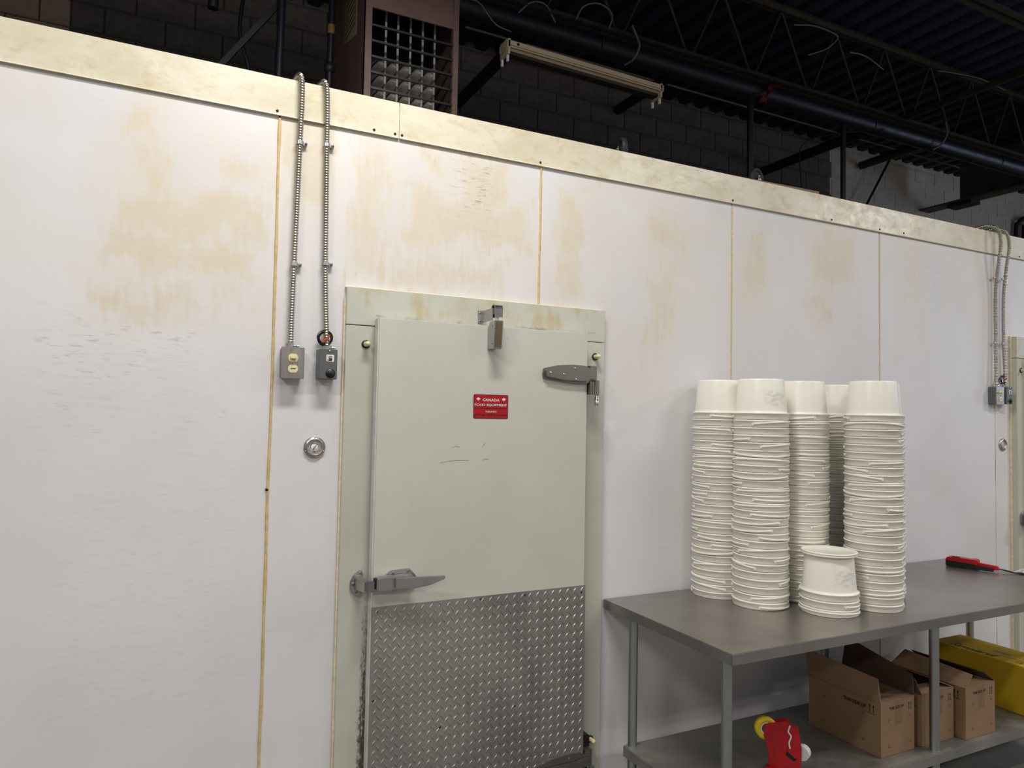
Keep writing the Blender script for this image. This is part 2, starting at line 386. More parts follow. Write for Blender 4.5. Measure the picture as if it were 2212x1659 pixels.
def panel(x0, x1, z0, z1):
    nx = max(2, int((x1-x0)/.016)); nz = int((z1-z0)/.016); vs = []; fs = []; a = []; b = []; c = []
    for j in range(nz+1):
        for i in range(nx+1):
            X = x0+(x1-x0)*i/nx; Z = z0+(z1-z0)*j/nz
            bow = .0008*noise.noise(Vector((X*2, 5, Z*2)))
            vs.append((X, bow, Z))
            a.append(field(stains, X, Z, .15, .06)); b.append(field(dirts, X, Z, .12, .05)); c.append(field(oranges, X, Z, .08, .07))
    for j in range(nz):
        for i in range(nx): k = j*(nx+1)+i; fs.append((k, k+1, k+nx+2, k+nx+1))
    q = len(vs)
    rim = [(x0, 0, z0), (x1, 0, z0), (x1, 0, z1), (x0, 0, z1), (x0, .1, z0), (x1, .1, z0), (x1, .1, z1), (x0, .1, z1)]
    vs += rim; fs += [tuple(q+i for i in t) for t in ((0, 4, 5, 1), (1, 5, 6, 2), (2, 6, 7, 3), (3, 7, 4, 0), (4, 7, 6, 5))]
    me = bpy.data.meshes.new('panel'); me.from_pydata(vs, [], fs); me.update()
    for nm, arr in (('stain', a), ('dirt', b), ('orange', c)):
        at = me.attributes.new(nm, 'FLOAT', 'POINT'); at.data.foreach_set('value', arr+[0.]*8)
    me.materials.append(M['panel'])
    o = bpy.data.objects.new('panel', me); COL.objects.link(o); o.parent = cr
    return o
seams = [-.785, .388, 1.547, 2.711, 3.892, 5.061, 6.23]
gap = .003
DX0, DX1, DZ1 = .70, 1.86, 2.20          # hole behind the door frame
for i in range(len(seams)-1):
    panel(seams[i]+gap, seams[i+1]-gap, 0, 3.03)
for a, b in ((-3.1, -1.955), (-1.955, -.785)): MB().box(a+gap, b-gap, 0, .1, 0, 3.03).build('panel', M['panel'], cr)
MB().box(6.23+gap, 9.5, 0, .1, 0, 3.03).build('panel', M['panel'], cr)
for sx, w, mt, zb in ((.388, .006, 'caulk_dark', 0), (1.547, .0055, 'caulk_dark', 2.24), (2.711, .0035, 'caulk_dark', 0), (3.892, .0035, 'caulk_dark', 0), (5.061, .0028, 'caulk', 0)):
    b = MB(); pts = []; zz = zb; rs = []
    while zz <= 2.9: 
        pts.append((sx+.003*noise.noise(Vector((zz*3, sx, 0))), -.001, zz)); rs.append(w*(.8+.5*abs(noise.noise(Vector((zz*9, sx, 4)))))); zz += .03
    b.tube(pts, rs, 6); b.build('sealant', M[mt], cr)
MB().box(-3.1, 9.5, .1, 2.95, 2.93, 3.03).build('roof_panel', M['block_dark'], cr)
# flashing along the top edge, two lengths
for k, (a, b) in enumerate(((-3.1, .865), (.868, 9.5))):
    mbt = MB().prism([(-.006, 2.893), (-.006, 3.040), (.30, 3.040), (.30, 3.036), (-.002, 3.036), (-.002, 2.897), (.0, 2.893)], a, b, 'x')
    mbt.prism([(-.006, 2.893), (-.013, 2.887), (-.011, 2.885), (-.0005, 2.893)], a, b, 'x')
    t = mbt.build('trim_%d' % (k+1), M['trim']); tag(t, kind='structure')
    for X in ((.377, .76, .849) if k == 0 else (.879, 1.541, 2.711, 3.468, 3.888, 4.112, 5.35)):
        MB().lathe([(0, .004), (.003, .004), (.005, .0025), (.0055, 0)], (X, -.006, 2.905 if X != 4.112 else 2.91), 12, 'y').build('screw', M['black'], t)
MB().lathe([(0, .006), (.004, .006), (.006, .003), (.0065, 0)], (.384, -.001, 1.44), 12, 'y').build('screw', M['black'], cr)

# ================================================================ DOOR 1
d1 = empty('door_1', kind='structure', loc=(0, 0, 0))
FX0, FX1, FZ = .662, 1.893, 2.243
MB().box(FX0, FX1, -.03, .0, 2.092, FZ).build('header', M['frame'], d1, .0015)
for a, b in ((FX0, .80), (1.74, FX1)): MB().box(a, b, -.029, .0, 0, 2.089).build('jamb', M['frame'], d1, .0015)
cs = MB(); pts = [(FX0-.0015+.0012*noise.noise(Vector((q*.4, 1, 1))), -.010, q*.05) for q in range(0, 45)]
cs.tube(pts, [.0055+.003*abs(noise.noise(Vector((q*.5, 2, 2)))) for q in range(len(pts))], 6)
cs.build('sealant', M['caulk'], d1)
cs = MB(); pts = [(FX0-.003+q*.03, -.008, FZ+.001+.0015*noise.noise(Vector((q*.7, 5, 1)))) for q in range(0, 42)]
cs.tube(pts, .005, 6); cs.build('sealant', M['caulk'], d1)
LX0, LX1, LZ0, LZ1 = .776, 1.753, .04, 2.119
leaf = MB().box(LX0, LX1, -.100, -.038, LZ0, LZ1).build('leaf', M['door'], d1, .003)
tag(leaf, 'grey white insulated leaf')
MB().box(LX0+.004, LX1-.004, -.038, -.030, LZ0, LZ1-.004).build('gasket', M['dark_gasket'], d1)
MB().box(LX0-.003, LX0, -.098, -.06, LZ0, LZ1-.002).build('edge_strip', M['pale_gasket'], leaf)
# tread plate with raised lugs
kp = MB().box(LX0+.001, LX1+.004, -.1035, -.1, .05, .98).build('kick_plate', M['tread'], d1, .0006)
tag(kp, 'aluminium tread plate covering the lower half')
lg = MB(); p = .0388
def lug(x, z, s):
    a = math.radians(56)*s; ca, sa = math.cos(a), math.sin(a); L, Wd, h = .0160, .0044, .0030
    pt = lambda u, v, d: (x+u*ca-v*sa, -.1035-d, z+u*sa+v*ca)
    lg.add([pt(-L, 0, 0), pt(0, -Wd, 0), pt(L, 0, 0), pt(0, Wd, 0), pt(-L*.45, 0, h), pt(L*.45, 0, h)],
           [(0, 1, 4), (1, 5, 4), (1, 2, 5), (2, 3, 5), (3, 4, 5), (3, 0, 4)])
j = 0; z = .068
while z < .966:
    x = LX0+.018
    while x < LX1-.008: lug(x, z, 1); x += p*.97
    x = LX0+.018+p*.485
    if z+p*.5 < .962:
        while x < LX1-.010: lug(x, z+p*.5, -1); x += p*.97
    z += p
lo = lg.build('tread_lug', M['tread'], kp); lo['kind'] = 'stuff'
for X, Z in ((.797, .962), (1.06, .965), (1.24, .968), (1.45, .965), (1.735, .95), (.79, .62), (.785, .3), (1.07, .47), (1.41, .5), (1.735, .70), (1.735, .45)):
    MB().lathe([(0, .0025), (.003, .0022), (.0045, 0)], (X, -.1035, Z), 10, 'y').build('rivet', M['black'], kp)
# round plugs on the jambs
for X, Z in ((.743, 2.015), (1.838, 2.021), (1.839, .254)):
    pl = MB().lathe([(.017, 0), (.017, .003), (.010, .003)], (X, -.030, Z), 20, 'y').build('plug_socket', M['black'], d1)
    MB().lathe([(0, .040), (.006, .0395), (.0095, .036), (.0105, .030), (.0105, .002)], (X, -.030, Z), 18, 'y').build('plug', M['ivory'], pl)
# hinges
def hinge(dz, hd):
    """strap hinge; hd True mirrors it upside down"""
    s = -1 if hd else 1; c = 1.935+dz
    Z = lambda v: c+(v-1.935)*s
    ol = [(1.528, 1.905), (1.524, 1.925), (1.530, 1.950), (1.60, 1.966), (1.68, 1.972), (1.745, 1.970), (1.765, 1.960), (1.80, 1.955), (1.803, 1.905), (1.775, 1.903), (1.755, 1.888), (1.70, 1.886), (1.62, 1.893)]
    ol = [(a-.008, Z(b)) for a, b in ol]
    h = MB().prism(ol, -.100, -.112).build('hinge', M['darksteel'], d1, .002)
    ol2 = [(1.534, 1.912), (1.532, 1.938), (1.62, 1.941), (1.72, 1.941), (1.755, 1.948), (1.795, 1.948), (1.795, 1.910), (1.765, 1.908), (1.745, 1.896), (1.62, 1.899)]
    MB().prism([(a-.008, Z(b)) for a, b in ol2], -.112, -.124).build('strap', M['darksteel'], h, .003)
    for X, z0 in ((1.548, 1.93), (1.617, 1.926), (1.68, 1.956), (1.68, 1.905)):
        MB().lathe([(0, .002), (.004, .002), (.0055, 0)], (X, -.124 if z0 < 1.95 else -.112, Z(z0)), 12, 'y').build('screw', M['chrome'], h)
    MB().cyl((1.790, -.124, Z(1.905)), (1.790, -.124, Z(1.838)), .0135).build('knuckle', M['chrome'], h)
    MB().tube([(1.790, -.124, Z(1.838)), (1.790, -.124, Z(1.825)), (1.790, -.124, Z(1.822)), (1.790, -.124, Z(1.79))], [.008, .008, .011, .011], 16).build('pin', M['chrome'], h)
    MB().box(1.756, 1.776, -.118, -.03, Z(1.90), Z(1.84)).box(1.765, 1.803, -.105, -.03, Z(1.972), Z(1.90)).build('hinge_bracket', M['darksteel'], h, .002)
    return h
tag(hinge(0, False), 'upper steel strap hinge')
tag(hinge(-1.725, False), 'lower steel strap hinge')
MB().prism(rrect(1.765, 1.806, .22, .30, .008), -.03, -.075).build('hinge_cover', M['black'], d1)
# latch: body and lever on the leaf, strike on the jamb
la = MB().prism([(.790, 1.050), (.790, 1.078), (.812, 1.092), (.848, 1.118), (.925, 1.121), (.955, 1.088), (.948, 1.052), (.925, 1.043), (.845, 1.038)], -.100, -.108).build('latch', M['cast'], d1, .002)
tag(la, 'cast metal lever latch')
MB().prism([(.782, 1.051), (.782, 1.098), (.80, 1.104), (.915, 1.104), (.932, 1.098), (.932, 1.054), (.915, 1.048)], -.108, -.145).build('latch_body', M['cast'], la, .004)
b = MB(); pts = [(.853, 1.058, 1.098, -.145, -.158), (.93, 1.054, 1.098, -.150, -.163), (.99, 1.062, 1.097, -.158, -.170), (1.035, 1.078, 1.097, -.166, -.175), (1.052, 1.083, 1.096, -.168, -.176)]
vs = []; 
for X, za, zb, ya, yb in pts: vs += [(X, ya, za), (X, ya, zb), (X, yb, zb), (X, yb, za)]
fs = [(0, 1, 2, 3), (16, 19, 18, 17)]
for i in range(4):
    for k in range(4): fs.append((i*4+k, i*4+(k+1) % 4, i*4+4+(k+1) % 4, i*4+4+k))
b.add(vs, fs).build('lever', M['cast'], la, .002)
MB().box(.778, .790, -.140, -.104, 1.058, 1.096).build('bolt_tongue', M['black'], la, .002)
for X, Z in ((.857, 1.109), (.918, 1.112), (.86, 1.044), (.925, 1.048)):
    MB().lathe([(0, .001), (.004, .002), (.006, 0)], (X, -.108, Z), 12, 'y').build('screw', M['darksteel'], la)
sk = MB().prism([(.716, 1.022), (.704, 1.045), (.704, 1.072), (.716, 1.095), (.738, 1.113), (.748, 1.113), (.754, 1.104), (.754, 1.020), (.735, 1.012)], -.03, -.038).build('strike', M['cast'], d1, .002)
tag(sk, 'cast metal strike on the left jamb')
MB().add([(.720, -.038, 1.040), (.752, -.038, 1.018), (.752, -.038, 1.088), (.722, -.038, 1.088), (.738, -.13, 1.048), (.765, -.13, 1.048), (.765, -.13, 1.088), (.738, -.13, 1.088)],
         [(0, 1, 5, 4), (1, 2, 6, 5), (2, 3, 7, 6), (3, 0, 4, 7), (4, 5, 6, 7), (0, 3, 2, 1)]).build('strike_arm', M['cast'], sk, .003)
MB().box(.742, .772, -.148, -.12, 1.050, 1.092).build('roller', M['chrome'], sk, .004)
for X, Z in ((.744, 1.102), (.716, 1.062), (.730, 1.030)):
    MB().lathe([(0, .001), (.004, .003), (.0065, 0)], (X, -.038, Z), 12, 'y').build('screw', M['darksteel'], sk)
# door closer
dc = MB().box(1.232, 1.254, -.034, -.03, 2.135, 2.192).build('door_closer', M['cast'], d1, .001)
tag(dc, 'metal snap closer at the top of the door')
MB().box(1.249, 1.253, -.145, -.034, 2.138, 2.190).build('bracket_arm', M['cast'], dc, .001)
hk = MB(); path = []
for k in range(9):
    t = math.pi*k/8; path.append((-.150+.020*math.cos(t), 2.185+.020*math.sin(t)))
out = [(-.130, 2.150)]+path+[(-.170, 2.150)]
inn = [(-.167, 2.150)]+[(-.150+.017*math.cos(math.pi*(8-k)/8), 2.185+.017*math.sin(math.pi*(8-k)/8)) for k in range(9)]+[(-.133, 2.150)]
hk.prism(out+inn, 1.250, 1.286, 'x').build('hook', M['chrome'], dc)
MB().cyl((1.268, -.152, 2.158), (1.268, -.15, 2.128), .0085, 16).build('collar', M['white'], dc)
MB().tube([(1.268, -.152, 2.166), (1.268, -.152, 2.156)], .012, 16).build('stop_cap', M['black'], dc)
MB().prism([(-.100, 2.02), (-.165, 2.016), (-.176, 2.135), (-.120, 2.135), (-.100, 2.10)], 1.249, 1.287, 'x').build('closer_body', M['chrome'], dc, .002)
MB().prism([(-.1662, 2.022), (-.1672, 2.022), (-.1772, 2.130), (-.1762, 2.130)], 1.255, 1.281, 'x').build('face_strip', M['brass'], dc)
for Z in (2.04, 2.115): MB().cyl((1.2495, -.15, Z), (1.247, -.15, Z), .0035, 10).build('screw', M['darksteel'], dc)
for Z in (2.145, 2.181): MB().lathe([(0, .002), (.005, .001), (.005, 0)], (1.241, -.034, Z), 10, 'y').build('screw', M['darksteel'], dc)
# red sign
SX0, SX1, SZ0, SZ1 = 1.190, 1.352, 1.7235, 1.8255; sw = SX1-SX0; sh = SZ1-SZ0
sg = MB().prism(rrect(SX0, SX1, SZ0, SZ1, .006), -.100, -.1013).build('sign', M['sign_edge'], d1)
tag(sg, 'red supplier sticker with white lettering')
MB().prism(rrect(SX0+.0028, SX1-.0028, SZ0+.0028, SZ1-.0028, .0045), -.1013, -.1016).build('sign_face', M['sign_red'], sg)
def T(s, cx, cz, w, h, mt, shear=0., off=0., y=-.1021, nm='lettering'):
    text(s, w*sw, h*sh, (SX0+cx*sw, y, SZ1-cz*sh), (1, 0, 0), (0, 0, 1), M[mt], sg, nm, shear, off)
for dx, dz, mt, y in ((.007, .014, 'ink', -.10185), (0, 0, 'sign_white', -.1021)):
    T('CANADA', .5+dx, .225+dz, .49, .115, mt, 0, .03, y); T('FOOD EQUIPMENT', .5+dx, .44+dz, .93, .115, mt, 0, .025, y)
leafpts = [(0, 1), (.16, .66), (.36, .78), (.30, .36), (.56, .58), (.62, .42), (.92, .48), (.80, .22), (.95, .12), (.50, -.26), (.56, -.42), (.08, -.34), (.08, -.8), (0, -.8)]
leafpts += [(-a, b) for a, b in reversed(leafpts[1:-1])]
for cx in (.135, .87):
    for dx, mt, y in ((.008, 'ink', -.1018), (0, 'sign_white', -.1021)):
        MB().prism([(SX0+(cx+dx)*sw+a*.0098, SZ1-(.2+dx*1.5)*sh+b*.0098) for a, b in leafpts], y, y+.0002).build('maple_leaf', M[mt], sg)
MB().box(SX0+.03*sw, SX0+.965*sw, -.1019, -.1016, SZ1-.585*sh, SZ1-.563*sh).build('rule', M['ink'], sg)
T('TORONTO', .5, .71, .32, .07, 'sign_white', 0, .02)
T('(416)-253-5100', .5, .855, .93, .115, 'ink', .3, .03)
# scratches on the leaf
for x0, z0, x1, z1 in ((1.045, 1.54, 1.175, 1.548), (1.235, 1.546, 1.262, 1.551), (1.10, 1.602, 1.13, 1.604), (1.235, 1.60, 1.25, 1.62)):
    MB().tube(smooth_path([(x0, -.1002, z0), ((x0+x1)/2, -.1002, (z0+z1)/2+.004), (x1, -.1002, z1)], 4), .0007, 5).build('scratch', M['darksteel'], leaf)

# ================================================================ DOOR 2 (right edge of the view)
d2 = empty('door_2', kind='structure')
MB().box(5.235, 6.5, -.045, .0, 2.19, 2.335).build('header', M['frame'], d2, .0015)
MB().box(5.235, 5.38, -.044, .0, 0, 2.187).build('jamb', M['frame'], d2, .0015)
MB().box(5.225, 5.235, -.012, -.001, 0, 2.34).build('sealant', M['caulk'], d2)
MB().box(5.345, 6.35, -.115, -.045, .04, 2.21).build('leaf', M['door'], d2, .003)
pl = MB().lathe([(.017, 0), (.017, .003), (.010, .003)], (5.285, -.045, 2.105), 20, 'y').build('plug_socket', M['black'], d2)
MB().lathe([(0, .045), (.0095, .041), (.0105, .030), (.0105, .002)], (5.285, -.045, 2.105), 18, 'y').build('plug', M['ivory'], pl)
s2 = MB().prism(rrect(5.255, 5.325, 1.05, 1.145, .03), -.045, -.056).build('strike', M['chrome'], d2, .003)
MB().box(5.275, 5.35, -.14, -.056, 1.07, 1.12).build('strike_arm', M['cast'], s2, .004)

# ================================================================ ELECTRICAL BITS ON THE WALL
def flex(name, pts, label, cat='conduit', r=.0118, group=None):
    P = smooth_path(pts, 14)
    L = [0.]
    for i in range(1, len(P)): L.append(L[-1]+(P[i]-P[i-1]).length)
    tot = L[-1]; step = .0026; n = int(tot/step); path = []; rs = []; j = 0
    for k in range(n+1):
        s = k*step
        while j < len(L)-2 and L[j+1] < s: j += 1
        t = (s-L[j])/max(1e-9, L[j+1]-L[j]); path.append(P[j].lerp(P[j+1], min(1, t)))
        rs.append((r, r*.98, r*.74, r*.74)[k % 4])
    o = MB().tube(path, rs, 10).build(name, M['conduit']); tag(o, label, cat, group); return o
def clip(parent, x, y, z):
    MB().tube([(x, y, z-.007), (x, y, z+.007)], .0145, 14).build('clip', M['cast'], parent)
    c = MB().box(x+.008, x+.030, y+.002, y+.012, z-.006, z+.006).build('clip_tab', M['cast'], parent)
    MB().lathe([(0, .006), (.005, .004), (.006, 0)], (x+.024, y+.002, z), 10, 'y').build('clip_screw', M['darksteel'], parent)
cA = flex('flexible_conduit', [(.44, .10, 3.052), (.448, .04, 3.066), (.458, -.012, 3.062), (.463, -.026, 3.03), (.465, -.024, 2.95), (.463, -.018, 2.80), (.459, -.018, 2.55), (.455, -.018, 2.31), (.452, -.020, 2.12), (.450, -.03, 2.0)],
          'ribbed steel conduit running down to the switch box with two ivory inserts')
clip(cA, .463, -.018, 2.79); clip(cA, .455, -.018, 2.31)
cB = flex('flexible_conduit', [(.53, .10, 3.050), (.542, .04, 3.060), (.553, -.012, 3.056), (.560, -.026, 3.02), (.565, -.022, 2.92), (.567, -.018, 2.80), (.571, -.018, 2.55), (.575, -.018, 2.325), (.581, -.020, 2.15), (.588, -.03, 2.0)],
          'ribbed steel conduit running down to the grey control box with a black knob')
clip(cB, .567, -.018, 2.80); clip(cB, .575, -.018, 2.325)
def switch_box(X, Z, label):
    t = empty('switch_box', label, 'switch', loc=(X, 0, Z))
    MB().prism(rrect(-.040, .040, -.058, .058, .006), 0, -.052).build('housing', M['grey_box'], t)
    MB().prism(rrect(-.044, .042, -.060, .060, .003), -.052, -.058).build('cover_plate', M['plate_steel'], t, .0015)
    for dz, kind in ((.019, 't'), (-.022, 'p')):
        o = MB().prism([(.0185*math.cos(a), dz+max(-.0155, min(.0155, .0185*math.sin(a)))) for a in [2*math.pi*k/28 for k in range(28)]], -.058, -.0605).build('ivory_insert', M['ivory'], t)
        if kind == 't': MB().box(-.011, .010, -.074, -.0605, dz-.004, dz+.004).build('toggle', M['ivory'], o, .001)
        else: MB().box(-.009, .009, -.0612, -.0605, dz-.0015, dz+.0010).build('slot', M['black'], o)
    MB().lathe([(0, .002), (.003, .002), (.004, 0)], (0, -.058, -.002), 10, 'y').build('screw', M['chrome'], t)
    MB().cyl((-.010, -.028, .058), (-.010, -.028, .076), .016, 16).build('connector', M['cast'], t)
    MB().cyl((.005, -.03, .066), (.025, -.034, .066), .0045, 10).build('connector_screw', M['chrome'], t)
    return t
def control_box(X, Z, label):
    t = empty('control_box', label, 'control box', loc=(X, 0, Z))
    MB().prism(rrect(-.036, .034, -.058, .058, .003), 0, -.062).build('housing', M['grey_box'], t, .0015)
    st = MB().prism(rrect(-.009, .021, .010, .037, .003), -.062, -.0626).build('switch_surround', M['white'], t)
    MB().box(0, .013, -.064, -.0626, .013, .032).build('rocker', M['black'], st, .0008)
    MB().box(.001, .012, -.0655, -.064, .022, .031).build('rocker_top', M['plate_steel'], st)
    MB().prism([(-.006, .014), (.006, .018), (.006, .020), (-.007, .017)], -.0646, -.0649).build('mark', M['orange'], st)
    MB().lathe([(.0055, .0008), (.019, .0008), (.019, 0)], (.008, -.062, -.036), 20, 'y').build('dial_scale', M['louver'], t)
    k = MB().lathe([(0, .012), (.007, .012), (.009, .010), (.0095, 0)], (.005, -.062, -.036), 20, 'y').build('knob', M['black'], t)
    MB().lathe([(0, .002), (.0035, .002), (.0045, 0)], (.004, -.062, .051), 10, 'y').build('screw', M['chrome'], t)
    MB().cyl((0, -.03, .058), (0, -.03, .072), .017, 16).build('connector', M['cast'], t)
    MB().cyl((.012, -.03, .066), (.03, -.034, .066), .0045, 10).build('connector_screw', M['chrome'], t)
    return t
switch_box(.457, 1.925, 'steel switch box with two ivory inserts, left of the near door')
control_box(.590, 1.926, 'grey control box with black knob, left of the near door')
switch_box(5.023, 1.925, 'steel switch box with ivory inserts, left of the far door at right edge')
control_box(5.118, 1.928, 'grey control box with black knob, beside the far door at right edge')
cC = flex('flexible_conduit', [(4.93, .06, 3.055), (4.97, .0, 3.07), (5.01, -.055, 3.045), (5.02, -.07, 2.95), (5.022, -.05, 2.80), (5.024, -.03, 2.6), (5.022, -.03, 2.3), (5.015, -.035, 2.1), (5.013, -.035, 1.99)],
          'left one of the two ribbed conduits by the far door at right edge')
clip(cC, 5.023, -.03, 2.72); clip(cC, 5.021, -.03, 2.28)
cD = flex('flexible_conduit', [(5.03, .06, 3.050), (5.07, .0, 3.062), (5.10, -.055, 3.035), (5.115, -.07, 2.94), (5.117, -.05, 2.80), (5.116, -.03, 2.6), (5.112, -.03, 2.3), (5.115, -.035, 2.1), (5.118, -.035, 1.99)],
          'right one of the two ribbed conduits by the far door at right edge')
clip(cD, 5.117, -.03, 2.72); clip(cD, 5.112, -.03, 2.28)
def coil(X, Z, label):
    o = empty('wire_coil', label, 'cable', loc=(X, -.02, Z)); rnd = random.Random(3)
    for k in range(7):
        r = rnd.uniform(.022, .032); dx, dz = rnd.uniform(-.003, .003), rnd.uniform(-.003, .003); y = -.004*k*.6
        MB().tube([(dx+r*math.cos(a), y+.003*math.sin(2*a+k), dz+r*math.sin(a)) for a in [2*math.pi*q/28 for q in range(29)]], .0017, 6).build('loop', M['black'], o)
    MB().prism([(-.018, -.008), (-.002, -.002), (.012, .012), (.018, .010), (.006, -.006), (-.014, -.014)], -.024, -.027).build('orange_tape', M['orange'], o)
    return o
coil(.580, 2.030, 'coil of dark capillary tube with orange tape, above the near control box')
coil(5.100, 2.035, 'small coil of dark capillary tube above the far control box')
def gauge(X, Z, label):
    t = empty('thermometer_gauge', label, 'thermometer', loc=(X, 0, Z))
    MB().lathe([(.0, .0015), (.029, .0015), (.029, .012), (.032, .014), (.034, .010), (.041, .008), (.042, .004), (.042, 0)], (0, 0, 0), 40, 'y').build('bezel', M['plate_steel'], t)
    f = MB().lathe([(0, .004), (.029, .004), (.029, .002)], (0, 0, 0), 32, 'y').build('dial_face', M['white'], t)
    def arc(r0, r1, a0, a1, mt, nm, y=-.0044):
        n = 20; A = [math.radians(a0+(a1-a0)*k/n) for k in range(n+1)]
        MB().prism([(r1*math.cos(a), r1*math.sin(a)) for a in A]+[(r0*math.cos(a), r0*math.sin(a)) for a in reversed(A)], y, y+.0003).build(nm, M[mt], f)
    arc(.0145, .0165, 200, 90, 'ink', 'scale_arc'); arc(.0145, .0165, 90, -15, 'red_ink', 'scale_arc')
    tk = MB()
    for k in range(25):
        a = math.radians(215-250*k/24); ca, sa = math.cos(a), math.sin(a)
        tk.box(-.0004, .0004, -.0045, -.0042, .020, .0235, Matrix.Rotation(math.pi/2-a, 4, 'Y'))
    tk.build('tick_marks', M['ink'], f)
    nd = MB().prism([(-.007, -.0095), (-.004, -.010), (.009, .013), (.0085, .0134)], -.006, -.0064).build('needle', M['ink'], f)
    MB().prism([(.006*math.cos(a), -.0185+.0022*math.sin(a)) for a in [2*math.pi*k/16 for k in range(16)]], -.0046, -.0043).build('red_emblem', M['red_ink'], f)
    for a in (90, 205, 335):
        c, s = math.cos(math.radians(a)), math.sin(math.radians(a))
        MB().lathe([(0, .003), (.0025, .003), (.004, 0)], (.037*c, -.008, .037*s), 10, 'y').build('screw', M['chrome'], t)
gauge(.557, 1.601, 'round dial thermometer on the panel left of the near door')
gauge(5.140, 1.597, 'round dial thermometer beside the far door at right edge')

# ================================================================ WORK TABLE
TZ = .878; TX0, TX1, TY0, TY1 = 1.920, 4.512, -.850, -.004
tb = empty('work_table', 'long stainless steel work table with a lower shelf against the cold room', 'table', loc=(0, 0, 0))
MB().box(TX0, TX1, TY0, TY1, TZ-.043, TZ).build('tabletop', M['bench'], tb, .0025)
MB().box(TX0+.1, TX1-.1, TY0+.1, TY1-.1, TZ-.06, TZ-.043).build('under_channel', M['shelf'], tb)
for X in (1.957, 3.190, 4.44):
    for Y in (-.785, -.195):
        L = MB().cyl((X, Y, .06), (X, Y, TZ-.043), .0205, 24).build('leg', M['leg'], tb)
        MB().tube([(X, Y, 0), (X, Y, .012), (X, Y, .03), (X, Y, .06)], [.018, .02, .012, .012], 16).build('foot', M['darksteel'], L)
SZ = .265
sh_ = MB().box(1.93, 4.47, -.81, -.17, SZ-.006, SZ)
sh_.box(1.93, 4.47, -.814, -.808, SZ-.045, SZ); sh_.box(1.926, 1.932, -.81, -.17, SZ-.045, SZ); sh_.box(1.93, 4.47, -.172, -.168, SZ-.045, SZ)
sh_.build('lower_shelf', M['shelf'], tb, .0015)
for X in (1.957, 3.190, 4.44):
    for Y in (-.785, -.195): MB().cyl((X, Y, SZ-.045), (X, Y, SZ+.004), .027, 20).build('leg_socket', M['shelf'], tb)

# ================================================================ BUCKETS
PITCH = .0345
prof = [(.1175, .004), (.1225, 0), (.1238, .003), (.1238, .0245), (.1268, .0255), (.1275, .0285), (.1262, .0310), (.1215, .0315), (.1185, .0325), (.1160, .036), (.1155, .042), (.1040, .181), (.1022, .1865), (.098, .189), (.094, .1875), (0, .1875)]
bb = MB().lathe(prof, (0, 0, 0), 56)
bb.lathe([(.1175, .004), (.1140, .05), (.1145, .0365)], (0, 0, 0), 56)
body_me = bb.mesh('body'); body_me.materials.append(M['plastic'])
body_pr = body_me.copy(); body_pr.materials.clear(); body_pr.materials.append(M['printed'])
def handle_mesh(drop, a0, a1):
    """flat strap bail lying round the rim: pivots at a0 and a1"""
    n = 30; vs = []; fs = []
    for k in range(n+1):
        t = k/n; a = a0+(a1-a0)*t; z = .0135+drop*math.sin(math.pi*t); w = .0052 if .04 < t < .96 else .0060
        r0, r1 = .1240, .1290
        for rr, zz in ((r0, z-w), (r0, z+w), (r1, z+w*.8), (r1, z-w*.8)): vs.append((rr*math.cos(a), rr*math.sin(a), zz))
    for k in range(n):
        for q in range(4): fs.append((k*4+q, k*4+(q+1) % 4, k*4+4+(q+1) % 4, k*4+4+q))
    fs += [(0, 1, 2, 3), (n*4+3, n*4+2, n*4+1, n*4)]
    b = MB(); b.add(vs, fs, True)
    for a in (a0, a1):
        pt = []
        for i in range(10):
            th = 2*math.pi*i/10; aa = a+.042*math.cos(th); zz = .0135+.0062*math.sin(th); pt.append((aa, zz))
        v2 = [(.1240*math.cos(p_), .1240*math.sin(p_), z_) for p_, z_ in pt]+[(.1292*math.cos(p_), .1292*math.sin(p_), z_) for p_, z_ in pt]
        b.add(v2, [tuple(range(10)), tuple(range(19, 9, -1))]+[(i, (i+1) % 10, (i+1) % 10+10, i+10) for i in range(10)])
    me = b.mesh('handle'); me.materials.append(M['plastic']); return me
hm = [handle_mesh(d, 0, s) for d in (-.011, -.006, .006, .011, .015) for s in (math.pi*.97,)]
ordn = ['first', 'second', 'third', 'fourth', 'fifth', 'sixth', 'seventh', 'eighth', 'ninth', 'tenth', 'eleventh', 'twelfth', 'thirteenth', 'fourteenth', 'fifteenth', 'sixteenth', 'seventeenth', 'eighteenth', 'nineteenth', 'twentieth', 'twenty-first', 'twenty-second', 'twenty-third', 'twenty-fourth', 'twenty-fifth', 'twenty-sixth', 'twenty-seventh']
rb = random.Random(11)
towers = [(2.508, -.134, 26, 'rear left tower'), (2.559, -.360, 26, 'front left tower'), (2.840, -.350, 26, 'middle tower'), (3.255, -.205, 26, 'rearmost hidden tower'),
          (3.033, -.597, 26, 'front right tower'), (3.250, -.455, 26, 'half-hidden right rear tower'), (2.762, -.574, 3, 'short lidded stack')]
for tx, ty, n, nm in towers:
    for k in range(n):
        i = n-1-k
        lab = 'white plastic bucket, %s from the top of the %s' % (ordn[i], nm) if i else 'white plastic bucket upside down on top of the %s' % nm
        t = empty('plastic_bucket', lab, 'bucket', 'white buckets nested upside down on the steel table', loc=(tx+rb.uniform(-.0012, .0012), ty+rb.uniform(-.0012, .0012), TZ+.0005+k*PITCH), rz=rb.uniform(0, 6.28))
        for nmx, me in (('body', body_me), ('handle', rb.choice(hm))):
            if nmx == 'body' and i == 0 and nm in ('front left tower', 'short lidded stack'):
                me = body_pr; t.rotation_euler.z = -.85
            o = bpy.data.objects.new(nmx, me); COL.objects.link(o); o.parent = t
